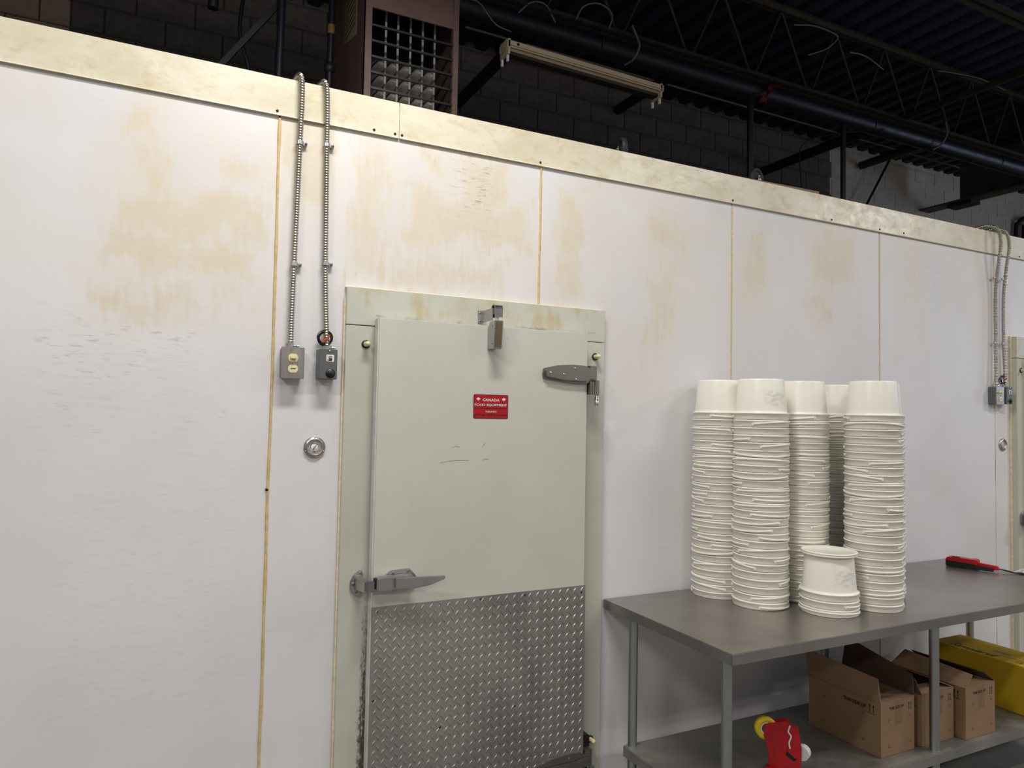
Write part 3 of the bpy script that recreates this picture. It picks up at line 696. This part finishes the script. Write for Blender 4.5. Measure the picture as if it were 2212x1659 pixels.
for k in range(2):
    z0 = TZ+2*PITCH+.190+k*.0085
    o = MB().lathe([(0, .005), (.108, .005), (.110, .0085), (.1175, .0085), (.1195, .006), (.1195, .0005), (.112, 0), (0, 0)], (0, 0, 0), 56).build('bucket_lid', M['plastic'], off=(2.762+.001*k, -.574, z0))
    tag(o, ('lower' if k == 0 else 'upper')+' round white lid on the short bucket stack', 'lid', 'white lids on the short bucket stack')

# ================================================================ SMALL THINGS ON THE TABLE
hs = empty('handheld_tool', 'red and black handheld battery tool lying at the far end of the table', 'tool', loc=(4.318, -.135, TZ), rz=math.radians(-71))
MB().prism([(0, .004), (.0, .046), (.012, .056), (.16, .058), (.165, .050), (.165, .004)], -.036, .030).build('body', M['red_plastic'], hs, .003)
MB().prism([(.004, .003), (.004, .036), (.150, .032), (.150, .003)], -.044, -.036).build('side_pad', M['black'], hs, .002)
MB().prism([(.150, .010), (.150, .042), (.262, .034), (.268, .012)], -.018, .012).build('handle', M['red_plastic'], hs, .004)
MB().prism([(.145, .004), (.145, .030), (.245, .022), (.245, .004)], -.040, -.026).build('lower_jaw', M['black'], hs, .002)
MB().box(.03, .07, -.02, .0, .056, .0605).build('slide_button', M['sign_edge'], hs, .001)
MB().box(.10, .135, .005, .012, .0578, .0588).build('white_mark', M['white'], hs)
cb = MB()
for k in range(2):
    cb.tube(smooth_path([(4.405, -.385-.004*k, TZ+.02), (4.43, -.42, TZ+.010+.004*k), (4.455, -.46-.004*k, TZ+.005), (4.49, -.53, TZ+.006+.003*k), (4.50, -.62, TZ+.005)], 6), .0028, 7)
tag(cb.build('power_cord', M['black']), 'thin black cord trailing from the red handheld tool', 'cord')
pb = MB(); rr = random.Random(2); vs = []; fs = []
for j in range(7):
    for i in range(7):
        h = .004+.030*max(0, 1-((i-3)**2+(j-3)**2)/14)*rr.uniform(.5, 1.2); vs.append((4.47+i*.016+rr.uniform(-.004, .004), -.52+j*.016+rr.uniform(-.004, .004), TZ+h))
for j in range(6):
    for i in range(6): k = j*7+i; fs.append((k, k+1, k+8, k+7))
nv = len(vs); vs += [(v[0], v[1], TZ+.0008) for v in vs]; fs += [tuple(a+nv for a in reversed(f)) for f in fs]
pb.add(vs, fs); tag(pb.build('plastic_bag', M['clearish']), 'crumpled clear plastic bag at the far right end of the table', 'bag')

# ================================================================ LOWER SHELF
def carton(name, label, X0, X1, Y0, Y1, H, flaps, tape=None, rot=0.):
    t = empty(name, label, 'box', 'brown cartons on the lower shelf', loc=(X0, Y0, SZ+.0005), rz=rot); w = X1-X0; d = Y1-Y0; th = .004
    b = MB(); b.box(0, w, 0, th, 0, H); b.box(0, w, d-th, d, 0, H); b.box(0, th, th, d-th, 0, H); b.box(w-th, w, th, d-th, 0, H); b.box(th, w-th, th, d-th, 0, th)
    b.build('body', M['card'], t, .0012)
    for (p, mt) in flaps: # flap: 4 corner points + thickness
        P = [Vector(q) for q in p]; nrm = (P[1]-P[0]).cross(P[2]-P[0]).normalized()*.0035
        # subdivide and bow slightly
        MB().add(P+[q+nrm for q in P], [(0, 1, 2, 3), (7, 6, 5, 4), (0, 4, 5, 1), (1, 5, 6, 2), (2, 6, 7, 3), (3, 7, 4, 0)]).build('flap', M[mt], t)
    def arrows(o, ux, sc):
        ux = Vector(ux); uz = Vector((0, 0, 1)); nrm = ux.cross(uz)*.0006
        m = MB()
        def poly(pts): 
            V = [o+ux*a*sc+uz*b*sc for a, b in pts]; m.add([v+nrm for v in V], [tuple(range(len(V)))])
        for c in (-.006, .006): poly([(c-.001, -.011), (c+.001, -.011), (c+.001, .006), (c+.0035, .006), (c, .012), (c-.0035, .006), (c-.001, .006)])
        poly([(-.012, -.0145), (.012, -.0145), (.012, -.013), (-.012, -.013)])
        return m.build('arrow_mark', M['ink'], t)
    def bracket(o, ux, sx, sz):
        ux = Vector(ux); uz = Vector((0, 0, 1)); nrm = ux.cross(uz)*.0006; m = MB(); s = .013
        for pts in ([(0, 0), (sx*s, 0), (sx*s, sz*.0015), (0, sz*.0015)], [(0, 0), (sx*.0015, 0), (sx*.0015, sz*s), (0, sz*s)]):
            m.add([o+ux*a+uz*b+nrm for a, b in pts], [(0, 1, 2, 3)])
        m.build('corner_mark', M['ink'], t)
    # front face (towards the viewer, -Y): ux = +X
    text('THIS SIDE UP', .098, .013, (w*.46, -.0006, H-.030), (1, 0, 0), (0, 0, 1), M['ink'], t, 'lettering', 0, .03)
    arrows(Vector((w*.86, 0, H-.034)), (1, 0, 0), 1.2)
    for px, sx in ((w*.22, 1), (w*.88, -1)):
        bracket(Vector((px, 0, H*.68)), (1, 0, 0), sx, -1); bracket(Vector((px, 0, H*.16)), (1, 0, 0), sx, 1)
    # left face (-X): ux runs from back to front = -Y
    text('THIS SIDE UP', .118, .016, (-.0006, d*.34, H-.036), (0, -1, 0), (0, 0, 1), M['ink'], t, 'lettering', 0, .03)
    arrows(Vector((0, d*.115, H-.036)), (0, -1, 0), 1.5)
    for py, sx in ((d*.78, 1), (d*.22, -1)):
        bracket(Vector((0, py, H*.72)), (0, -1, 0), sx, -1); bracket(Vector((0, py, H*.20)), (0, -1, 0), sx, 1)
    MB().box(w*.42, w*.64, -.0004, 0, H*.55, H).build('packing_tape', M['tape'], t)
    return t
H1 = .235
carton('cardboard_carton', 'open brown carton with tall raised flaps, leftmost and nearest on the lower shelf', 2.892, 3.122, -.737, -.350, H1,
       [(((0, 0, H1), (0, .387, H1), (-.012, .40, H1+.125), (-.004, .012, H1+.105)), 'card'),
        (((.23, 0, H1), (.23, .387, H1), (.262, .387, H1+.155), (.255, .03, H1+.085)), 'card_dark'),
        (((0, 0, H1), (.23, 0, H1), (.22, .10, H1-.012), (.012, .10, H1-.012)), 'card'),
        (((0, .387, H1), (.23, .387, H1), (.22, .29, H1-.03), (.012, .29, H1-.03)), 'card_dark')])
H2 = .232
carton('cardboard_carton', 'open brown carton behind the table leg, between the other two cartons', 3.165, 3.400, -.742, -.36, H2,
       [(((0, 0, H2), (0, .38, H2), (.02, .40, H2+.13), (.01, .04, H2+.06)), 'card_dark'),
        (((.235, 0, H2), (.235, .38, H2), (.10, .36, H2+.055), (.11, .03, H2+.050)), 'card'),
        (((0, 0, H2), (.235, 0, H2), (.225, .08, H2+.006), (.012, .08, H2+.006)), 'card')])
H3 = .236
carton('cardboard_carton', 'brown carton with half folded flaps, rightmost of the three on the lower shelf', 3.425, 3.656, -.782, -.40, H3,
       [(((0, 0, H3), (0, .38, H3), (.10, .37, H3+.06), (.09, .02, H3+.045)), 'card'),
        (((.231, 0, H3), (.231, .38, H3), (.14, .36, H3+.05), (.20, .03, H3+.035)), 'card_dark'),
        (((0, 0, H3), (.231, 0, H3), (.222, .08, H3-.01), (.012, .08, H3-.01)), 'card')])
# yellow box
yb = empty('yellow_box', 'long yellow biscuit box with black script lettering on the lower shelf', 'box', loc=(3.98, -.80, SZ+.0005))
MB().box(0, .26, 0, .54, 0, .243).build('body', M['yellow'], yb, .002)
MB().box(.088, .0895, .0, .54, .2431, .2435).build('lid_edge', M['ink'], yb)
def ytext(s, y, x, w, h): text(s, w, h, (x, y, .2438), (0, -1, 0), (1, 0, 0), M['ink'], yb, 'lettering', .45, .02)
ytext('Savoiardi', .335, .047, .245, .056)
MB().prism([(.055+.018*math.cos(a), .10+.030*math.sin(a)) for a in [2*math.pi*k/24 for k in range(24)]]+[(.055+.016*math.cos(a), .10+.028*math.sin(a)) for a in [2*math.pi*k/24 for k in range(24, -1, -1)]], .2437, .2439, 'z').build('emblem_ring', M['ink'], yb)
ytext('L', .10, .055, .02, .02)
MB().prism([(.135+.012*math.sin(a), .24+(.035 if math.cos(a) > 0 else -.035)+.012*math.cos(a)) for a in [2*math.pi*k/24 for k in range(24)]], .2431, .2437, 'z').build('handle_slot', M['black'], yb)
# tape dispenser
td = empty('tape_dispenser', 'red plastic tape dispenser with yellow tape roll standing on the lower shelf', 'tape dispenser', loc=(2.41, -.62, SZ+.0005), rz=math.radians(-26))
outl = [(-.075, .20), (.015, .212), (.045, .185), (.066, .178), (.080, .10), (.078, 0), (-.055, 0), (-.062, .09), (-.078, .15)]
hole = [(.018, .088), (.030, .080), (.052, .058), (.058, .062), (.056, .050), (.045, .048), (.020, .066), (.012, .076)]
MB().prism(outl, -.030, -.026).build('side_plate', M['red_plastic'], td, .001)
MB().prism([(a+.022, b-.012) for a, b in outl[:6]]+[(.09, 0), (-.03, 0), (-.04, .08)], .026, .030).build('side_plate', M['red_plastic'], td, .001)
MB().prism(hole, -.0302, -.0308).build('slot', M['black'], td)
MB().tube(smooth_path([(.030, -.031, .195), (.022, -.032, .170), (.034, -.032, .150), (.026, -.032, .125), (.030, -.031, .100)], 5), .0035, 6).build('cut_edge', M['white'], td)
MB().box(-.05, .07, -.026, .026, .004, .010).build('base_bar', M['red_plastic'], td)
MB().cyl((-.02, -.026, .11), (-.02, .026, .11), .012).build('spindle', M['red_plastic'], td)
rl = MB().lathe([(.026, -.012), (.046, -.012), (.046, .012), (.026, .012), (.026, -.012)], (-.066, -.014, .178), 32, 'y').build('tape_roll', M['yellow_plastic'], td)
MB().lathe([(.020, -.010), (.026, -.0125), (.026, .0125), (.020, .010), (.020, -.010)], (-.066, -.014, .178), 28, 'y').build('tape_core', M['white'], rl)
MB().cyl((.083, -.02, .075), (.103, .004, .075), .030, 28).build('knob', M['white'], td)
MB().prism([(-.075, .0), (-.095, .018), (-.06, .03), (-.02, .012), (0, 0)], -.06, -.033).build('torn_foot', M['red_plastic'], td, .002)

# ================================================================ ROOF STEEL AND PIPES ABOVE
def joist(Y, label, x0=-1.6, x1=8.85):
    t = empty('roof_joist', label, 'joist', 'open web roof joists', loc=(0, Y, 0))
    zt, zb = 5.02, 4.42
    for dy in (-.026, .008):
        b = MB(); b.box(x0, x1, dy, dy+.018, zt, zt+.045); b.box(x0, x1, dy-.012 if dy < 0 else dy, dy+.018 if dy < 0 else dy+.03, zt+.045, zt+.05); b.build('top_chord', M['joist'], t)
        b = MB(); b.box(x0, x1, dy, dy+.006, zb, zb+.04); b.box(x0, x1, dy-.028 if dy < 0 else dy, dy+.006 if dy < 0 else dy+.034, zb-.004, zb); b.build('bottom_chord', M['joist'], t)
    X = 3.467-.63*8
    while X < x1-.2:
        MB().cyl((X-.31, 0, zt+.01), (X-.02, 0, zb+.02), .010, 8).build('web_rod', M['joist'], t)
        MB().cyl((X+.02, 0, zb+.02), (X+.31, 0, zt+.01), .010, 8).build('web_rod', M['joist'], t)
        X += .63
    return t
joist(1.25, 'open web steel joist above the black main pipe')
joist(-.17, 'open web steel joist nearest the viewer at the top right corner')
def pipe(name, pts, r, mt, label, cat='pipe', seg=20, group=None):
    o = MB().tube(pts, r, seg).build(name, M[mt]); return tag(o, label, cat, group)
mp = pipe('main_pipe', [(-2.5, 1.35, 4.385), (8.8, 1.35, 4.37)], .073, 'black_pipe', 'thick black pipe running below the roof joist', seg=28)
for X in (2.72, 5.6, 7.5): MB().tube([(X, 1.35+.08*math.cos(a), 4.385+.08*math.sin(a)) for a in [2*math.pi*k/24 for k in range(25)]], .004, 6).build('hanger_ring', M['joist'], mp)
pipe('branch_pipe', [(2.34, 3.08, 4.545), (2.34, 1.42, 4.545)], .048, 'black_pipe', 'black branch pipe reaching the wall beside the heater')
pipe('branch_pipe', [(4.09, 3.08, 4.85), (4.09, 1.42, 4.85)], .048, 'black_pipe', 'black branch pipe seen below the right end of the light fixture')
pipe('branch_pipe', [(6.10, 3.08, 4.56), (6.10, 1.44, 4.56)], .050, 'black_pipe', 'long black branch pipe behind the roof caster')
pipe('branch_pipe', [(7.70, 3.05, 4.89), (7.70, 1.44, 4.89)], .048, 'black_pipe', 'black branch pipe with open end before the light grey blocks')
pipe('drop_pipe', [(4.18, 1.35, 3.04), (4.18, 1.35, 4.33)], .026, 'black_pipe', 'vertical black pipe standing beside the right roof caster')
pipe('drop_pipe', [(5.26, 1.35, 3.04), (5.26, 1.35, 4.33)], .022, 'black_pipe', 'vertical black pipe at the left edge of the light grey blocks')
pipe('drop_pipe', [(.548, 1.35, 3.04), (.565, 1.35, 4.33)], .022, 'black_pipe', 'vertical black pipe above the left ribbed conduit')
gp = pipe('gas_pipe', [(.835, 1.35, 3.04), (.850, 1.35, 4.33)], .020, 'black_pipe', 'vertical black pipe with a yellow band beside the heater')
MB().cyl((.8465, 1.35, 3.975), (.8472, 1.35, 4.03), .0212, 16).build('yellow_band', M['amber'], gp)
MB().tube([(.843, 1.35, 3.74), (.843, 1.35, 3.755), (.843, 1.35, 3.78), (.843, 1.35, 3.80)], [.022, .034, .034, .022], 16).build('union_fitting', M['black_pipe'], gp)
pipe('pipe_stub', [(.198, 1.35, 3.955), (.198, 1.35, 4.33)], .028, 'black_pipe', 'short black pipe end hanging at the top left')
o = MB().prism([(.235, 3.67), (.262, 3.655), (.58, 4.115), (.555, 4.135)], 1.38, 1.41).build('diagonal_brace', M['girder']); tag(o, 'dark diagonal steel brace above the left conduits', 'brace')
pipe('flexible_cable', smooth_path([(.40, 1.6, 4.45), (.375, 1.6, 4.2), (.36, 1.6, 4.0), (.385, 1.6, 3.88), (.418, 1.6, 3.74), (.425, 1.6, 3.2)], 6), .011, 'black_pipe', 'thin dark flexible conduit hanging behind the diagonal brace', 'conduit', 8)
pipe('conduit_run', [(2.25, 2.7, 5.045), (9.6, 2.7, 5.00)], .011, 'wire', 'long pale conduit under the roof deck, nearer the block wall', 'conduit', 8)
pipe('conduit_run', [(5.9, 2.05, 4.98), (9.9, 2.05, 4.90)], .011, 'wire', 'pale conduit under the roof deck just above the main pipe', 'conduit', 8)
o = MB().box(5.86, 5.90, -.17, 1.25, 4.42, 4.425).box(5.86, 5.865, -.17, 1.25, 4.425, 4.465).build('bridging_angle', M['joist']); tag(o, 'steel angle crossing between two roof joists at right', 'brace')
gd = empty('steel_girder', 'deep dark steel girder with rusty lower flange at the right', 'girder', loc=(0, 0, 0))
MB().box(8.99, 9.01, -8.9, 2.62, 4.53, 5.05).build('web', M['girder_web'], gd)
MB().box(8.9, 9.1, -8.9, 3.09, 4.505, 4.53).build('bottom_flange', M['rust_edge'], gd)
MB().box(8.9, 9.1, -8.9, 2.62, 5.05, 5.075).build('top_flange', M['girder'], gd)
MB().box(8.93, 9.12, 2.45, 2.75, 4.46, 4.505).build('bearing_plate', M['girder'], gd)
for k, X in enumerate((11.00, 11.20)):
    pipe('wall_conduit', smooth_path([(X, 3.05, 3.5), (X, 3.05, 4.5), (X+.03, 3.03, 4.62), (X+.14, 3.0, 4.70), (X+.6, 3.0, 4.72)], 5), .03, 'black_pipe', ('left' if k == 0 else 'right')+' one of two dark conduits on the block wall at right edge', 'conduit', 12, 'dark conduits on the block wall')
pipe('slanted_rod', [(8.17, 2.95, 5.10), (6.76, 2.95, 3.035)], .014, 'black_pipe', 'thin dark slanted rod before the light grey blocks', 'rod', 8)
def cable(pts, label, r=.006, mt='wire'):
    o = MB().tube(smooth_path(pts, 6), r, 6).build('loose_cable', M[mt]); return tag(o, label, 'cable')
cable([(2.02, 1.22, 4.36), (2.107, 1.2, 4.444), (2.212, 1.2, 4.454), (2.31, 1.24, 4.38)], 'short arched cable at the left end of the main pipe')
cable([(2.454, 1.22, 4.42), (2.501, 1.2, 4.521), (2.613, 1.2, 4.578), (2.714, 1.2, 4.559), (2.74, 1.2, 4.509), (2.72, 1.22, 4.42)], 'tall looped cable rising above the main pipe')
cable([(2.91, 1.20, 4.50), (2.955, 1.2, 4.42), (2.974, 1.2, 4.365), (2.955, 1.24, 4.29), (2.92, 1.3, 4.26)], 'flat cable strap wrapped over the main pipe', .009)
cable([(4.50, 1.2, 4.924), (4.744, 1.2, 4.977), (4.993, 1.2, 4.965), (4.96, 1.2, 4.89), (4.84, 1.2, 4.80), (4.66, 1.2, 4.715)], 'curling cable under the joist top chord')
cable([(5.16, 1.2, 4.86), (5.30, 1.2, 4.875), (5.42, 1.2, 4.86), (5.585, 1.2, 4.81)], 'short cable drooping between the joist rods')
cable([(4.95, .6, 5.06), (5.05, .4, 5.07), (5.15, .2, 5.06), (5.3, -.05, 5.06), (5.5, -.3, 5.07)], 'long pale cable sagging under the roof deck')
cable([(6.35, 1.2, 4.98), (6.65, 1.2, 5.02), (7.0, 1.2, 5.05), (7.4, 1.2, 5.03)], 'pale cable near the girder at right', .005)
cable([(6.45, 1.2, 4.52), (6.475, 1.2, 4.42), (6.46, 1.24, 4.33), (6.38, 1.28, 4.27)], 'cable strap hanging over the right part of the main pipe', .008)
cable([(5.70, 1.28, 4.33), (5.25, 1.5, 4.27), (5.04, 1.6, 4.16), (5.03, 1.6, 3.9), (5.10, 1.6, 3.5)], 'dark cable sagging beside the vertical pipe', .007, 'black')
cable([(1.56, 1.05, 4.24), (1.68, 1.08, 4.26), (1.80, 1.1, 4.17), (1.92, 1.12, 4.16)], 'thin pale wire between heater and light fixture', .004)
# dark red rag
vs = []; fs = []; rr = random.Random(5)
for j in range(9):
    for i in range(5):
        z = 4.44-j*.025; wd = .011+.006*math.sin(j*1.1); vs.append((4.335-j*.016+.012*math.sin(j*1.7)+(i-2)*wd+rr.uniform(-.008, .008), 1.262-.012*math.sin(i*1.8+j*.6)-.003*j+rr.uniform(-.009, .009), z+rr.uniform(-.01, .01)))
for j in range(8):
    for i in range(4): k = j*5+i; fs.append((k, k+1, k+6, k+5))
nv = len(vs); vs += [(a, b+.006, c) for a, b, c in vs]; fs2 = fs+[tuple(q+nv for q in reversed(f)) for f in fs]
tag(MB().add(vs, fs2, True).build('cloth_rag', M['rag']), 'dark red rag hanging over the main pipe', 'rag')

# --- light fixture without tubes
lf = empty('strip_light_fixture', 'unlit cream strip light fixture without tubes, hanging above the cold room', 'light fixture', loc=(0, 0, 0))
sl = lambda X: 4.104-.018*(X-1.9)
R = Matrix.Rotation(math.radians(1.0), 4, 'Y')
ff = lambda mb, nm, mt: None
MB().prism([(1.10, -.052), (1.10, -.012), (1.115, 0), (1.205, 0), (1.22, -.012), (1.22, -.052), (1.195, -.066), (1.125, -.066)], 0, 1.225, 'x').build('housing', M['fixture'], lf)
MB().prism([(1.094, -.058), (1.094, -.054), (1.226, -.054), (1.226, -.058)], .02, 1.205, 'x').build('lip', M['fixture'], lf)
MB().prism([(1.090, -.046), (1.0985, -.046), (1.0985, -.042), (1.090, -.042)], .02, 1.205, 'x').build('lip', M['fixture'], lf)
MB().box(0.03, 1.2, 1.13, 1.19, -.085, -.066).build('reflector', M['joist'], lf)
for X in (.006, 1.20):
    MB().box(X, X+.014, 1.10, 1.22, -.10, .0).build('end_plate', M['fixture'], lf, .001)
    for Y in (1.115, 1.195): MB().box(X+.002, X+.016, Y, Y+.018, -.14, -.08).build('lamp_holder', M['white'], lf, .002)
MB().lathe([(0, .0005), (.010, .0005), (.010, 0)], (.075, 1.10, -.026), 16, 'y').build('knockout', M['black'], lf)
for X in (.25, 1.0): MB().tube([(X, 1.16, 0), (X-.02, 1.2, .5), (X, 1.2, .95)], .0018, 6).build('hanging_wire', M['black'], lf)
lf.matrix_world = Matrix.Translation((1.89, 0, 4.106)) @ R

# --- unit heater
hb = empty('unit_heater', 'brown louvered unit heater standing above the cold room', 'heater', loc=(0, 0, 0))
HX0, HX1, HY0, HY1, HZ0, HZ1 = .962, 1.520, 1.0, 1.93, 3.037, 4.45
MB().box(HX0, HX0+.008, HY0, HY1, HZ0, HZ1).build('side_panel', M['heater'], hb)
MB().box(HX1-.008, HX1, HY0, HY1, HZ0, HZ1).build('side_panel', M['heater'], hb)
MB().box(HX0, HX1, HY1-.008, HY1, HZ0, HZ1).build('rear_panel', M['heater'], hb)
MB().box(HX0, HX1, HY0, HY1, HZ1-.01, HZ1).build('top_panel', M['heater'], hb)
MB().box(HX0, HX1, HY0, HY1, HZ0-.001, HZ0+.02).build('base_panel', M['heater'], hb)
MB().box(HX0, HX0+.038, HY0-.006, HY0+.03, HZ0, HZ1).build('corner_post', M['heater'], hb, .003)
MB().box(HX1-.036, HX1, HY0-.006, HY0+.03, HZ0, HZ1).build('corner_post', M['heater'], hb, .003)
MB().box(HX0+.038, HX1-.036, HY0, HY0+.01, 4.005, HZ1).build('front_panel', M['heater'], hb)
MB().box(HX0+.01, HX1-.01, HY0+.45, HY0+.46, HZ0+.02, HZ1-.02).build('inner_back', M['heater_in'], hb)
for k in range(8):
    Z = 3.902-k*.0893
    MB().prism([(HY0-.006, Z-.004), (HY0-.006, Z+.008), (HY0+.002, Z+.010), (HY0+.034, Z+.014), (HY0+.034, Z+.010), (HY0+.004, Z+.004)], HX0+.036, HX1-.034, 'x').build('louver', M['louver'], hb)
for X in (1.108, 1.180, 1.256, 1.331, 1.406):
    MB().box(X-.006, X+.006, HY0+.095, HY0+.103, HZ0+.02, 4.30).build('divider', M['baffle'], hb)
    b = MB(); vs = []; fs = []; n = 60
    for k in range(n+1):
        Z = 3.80-k*(.76/n); ph = k*2*math.pi/6.9; w = .030+.010*math.sin(ph); off = .010*math.sin(ph)
        vs += [(X-.062, HY0+.30, Z), (X-.030+off*.4, HY0+.14+.03*math.cos(ph), Z), (X+off*.5-.002, HY0+.11+.012*math.sin(ph), Z)]
    for k in range(n):
        for q in range(2): fs.append((k*3+q, k*3+q+1, k*3+4+q, k*3+3+q))
    b.add(vs, fs, True).build('heat_exchanger_tube', M['baffle'], hb)
pl = MB().prism([(1.20, 3.935), (1.51, 4.01), (1.51, 4.36), (1.20, 4.36)], HX0-.0015, HX0, 'x').build('rating_plate', M['label_plate'], hb)
b = MB()
for k in range(9): b.box(HX0-.0022, HX0-.0015, 1.23, 1.48, 4.02+k*.034, 4.028+k*.034)
b.build('print_line', M['ink'], pl)

# --- upturned dolly and flat carton lying on the cold room roof
dl = empty('dolly', 'upturned dolly on the cold room roof, two casters showing above the trim', 'dolly', loc=(0, 0, 0))
MB().box(2.10, 3.24, .20, .80, 3.0315, 3.062).build('platform', M['card'], dl, .003)
for X, Y, a in ((2.18, .26, 70), (3.145, .26, 12), (2.18, .72, 20), (3.145, .72, 50)):
    c = empty('caster', loc=(X, Y, 3.062), rz=math.radians(a)); c.parent = dl
    MB().box(-.035, .035, -.03, .03, 0, .004).build('mount_plate', M['zinc'], c)
    for s in (-1, 1): MB().prism([(-.022, .004), (.022, .004), (.016, .10), (.010, .122), (-.010, .122), (-.016, .10)], s*.024-.0015, s*.024+.0015).build('fork', M['zinc'], c, .0008)
    MB().lathe([(0, .012), (.012, .012), (.014, .008), (.040, .008), (.042, .014), (.055, .016), (.060, .010), (.060, -.010), (.055, -.016), (.042, -.014), (.040, -.008), (.014, -.008), (.012, -.012), (0, -.012)], (0, 0, .110), 32, 'y').build('wheel', M['rubber'], c)
    MB().cyl((0, -.032, .110), (0, .032, .110), .006, 12).build('axle_bolt', M['chrome'], c)
o = MB().prism([(2.35, .176), (3.515, .118), (3.53, .19), (2.36, .198)], 3.0405, 3.113, 'z').build('flat_carton', M['card'], None, .002)
tag(o, 'flat brown carton lying along the trim on the cold room roof', 'box')
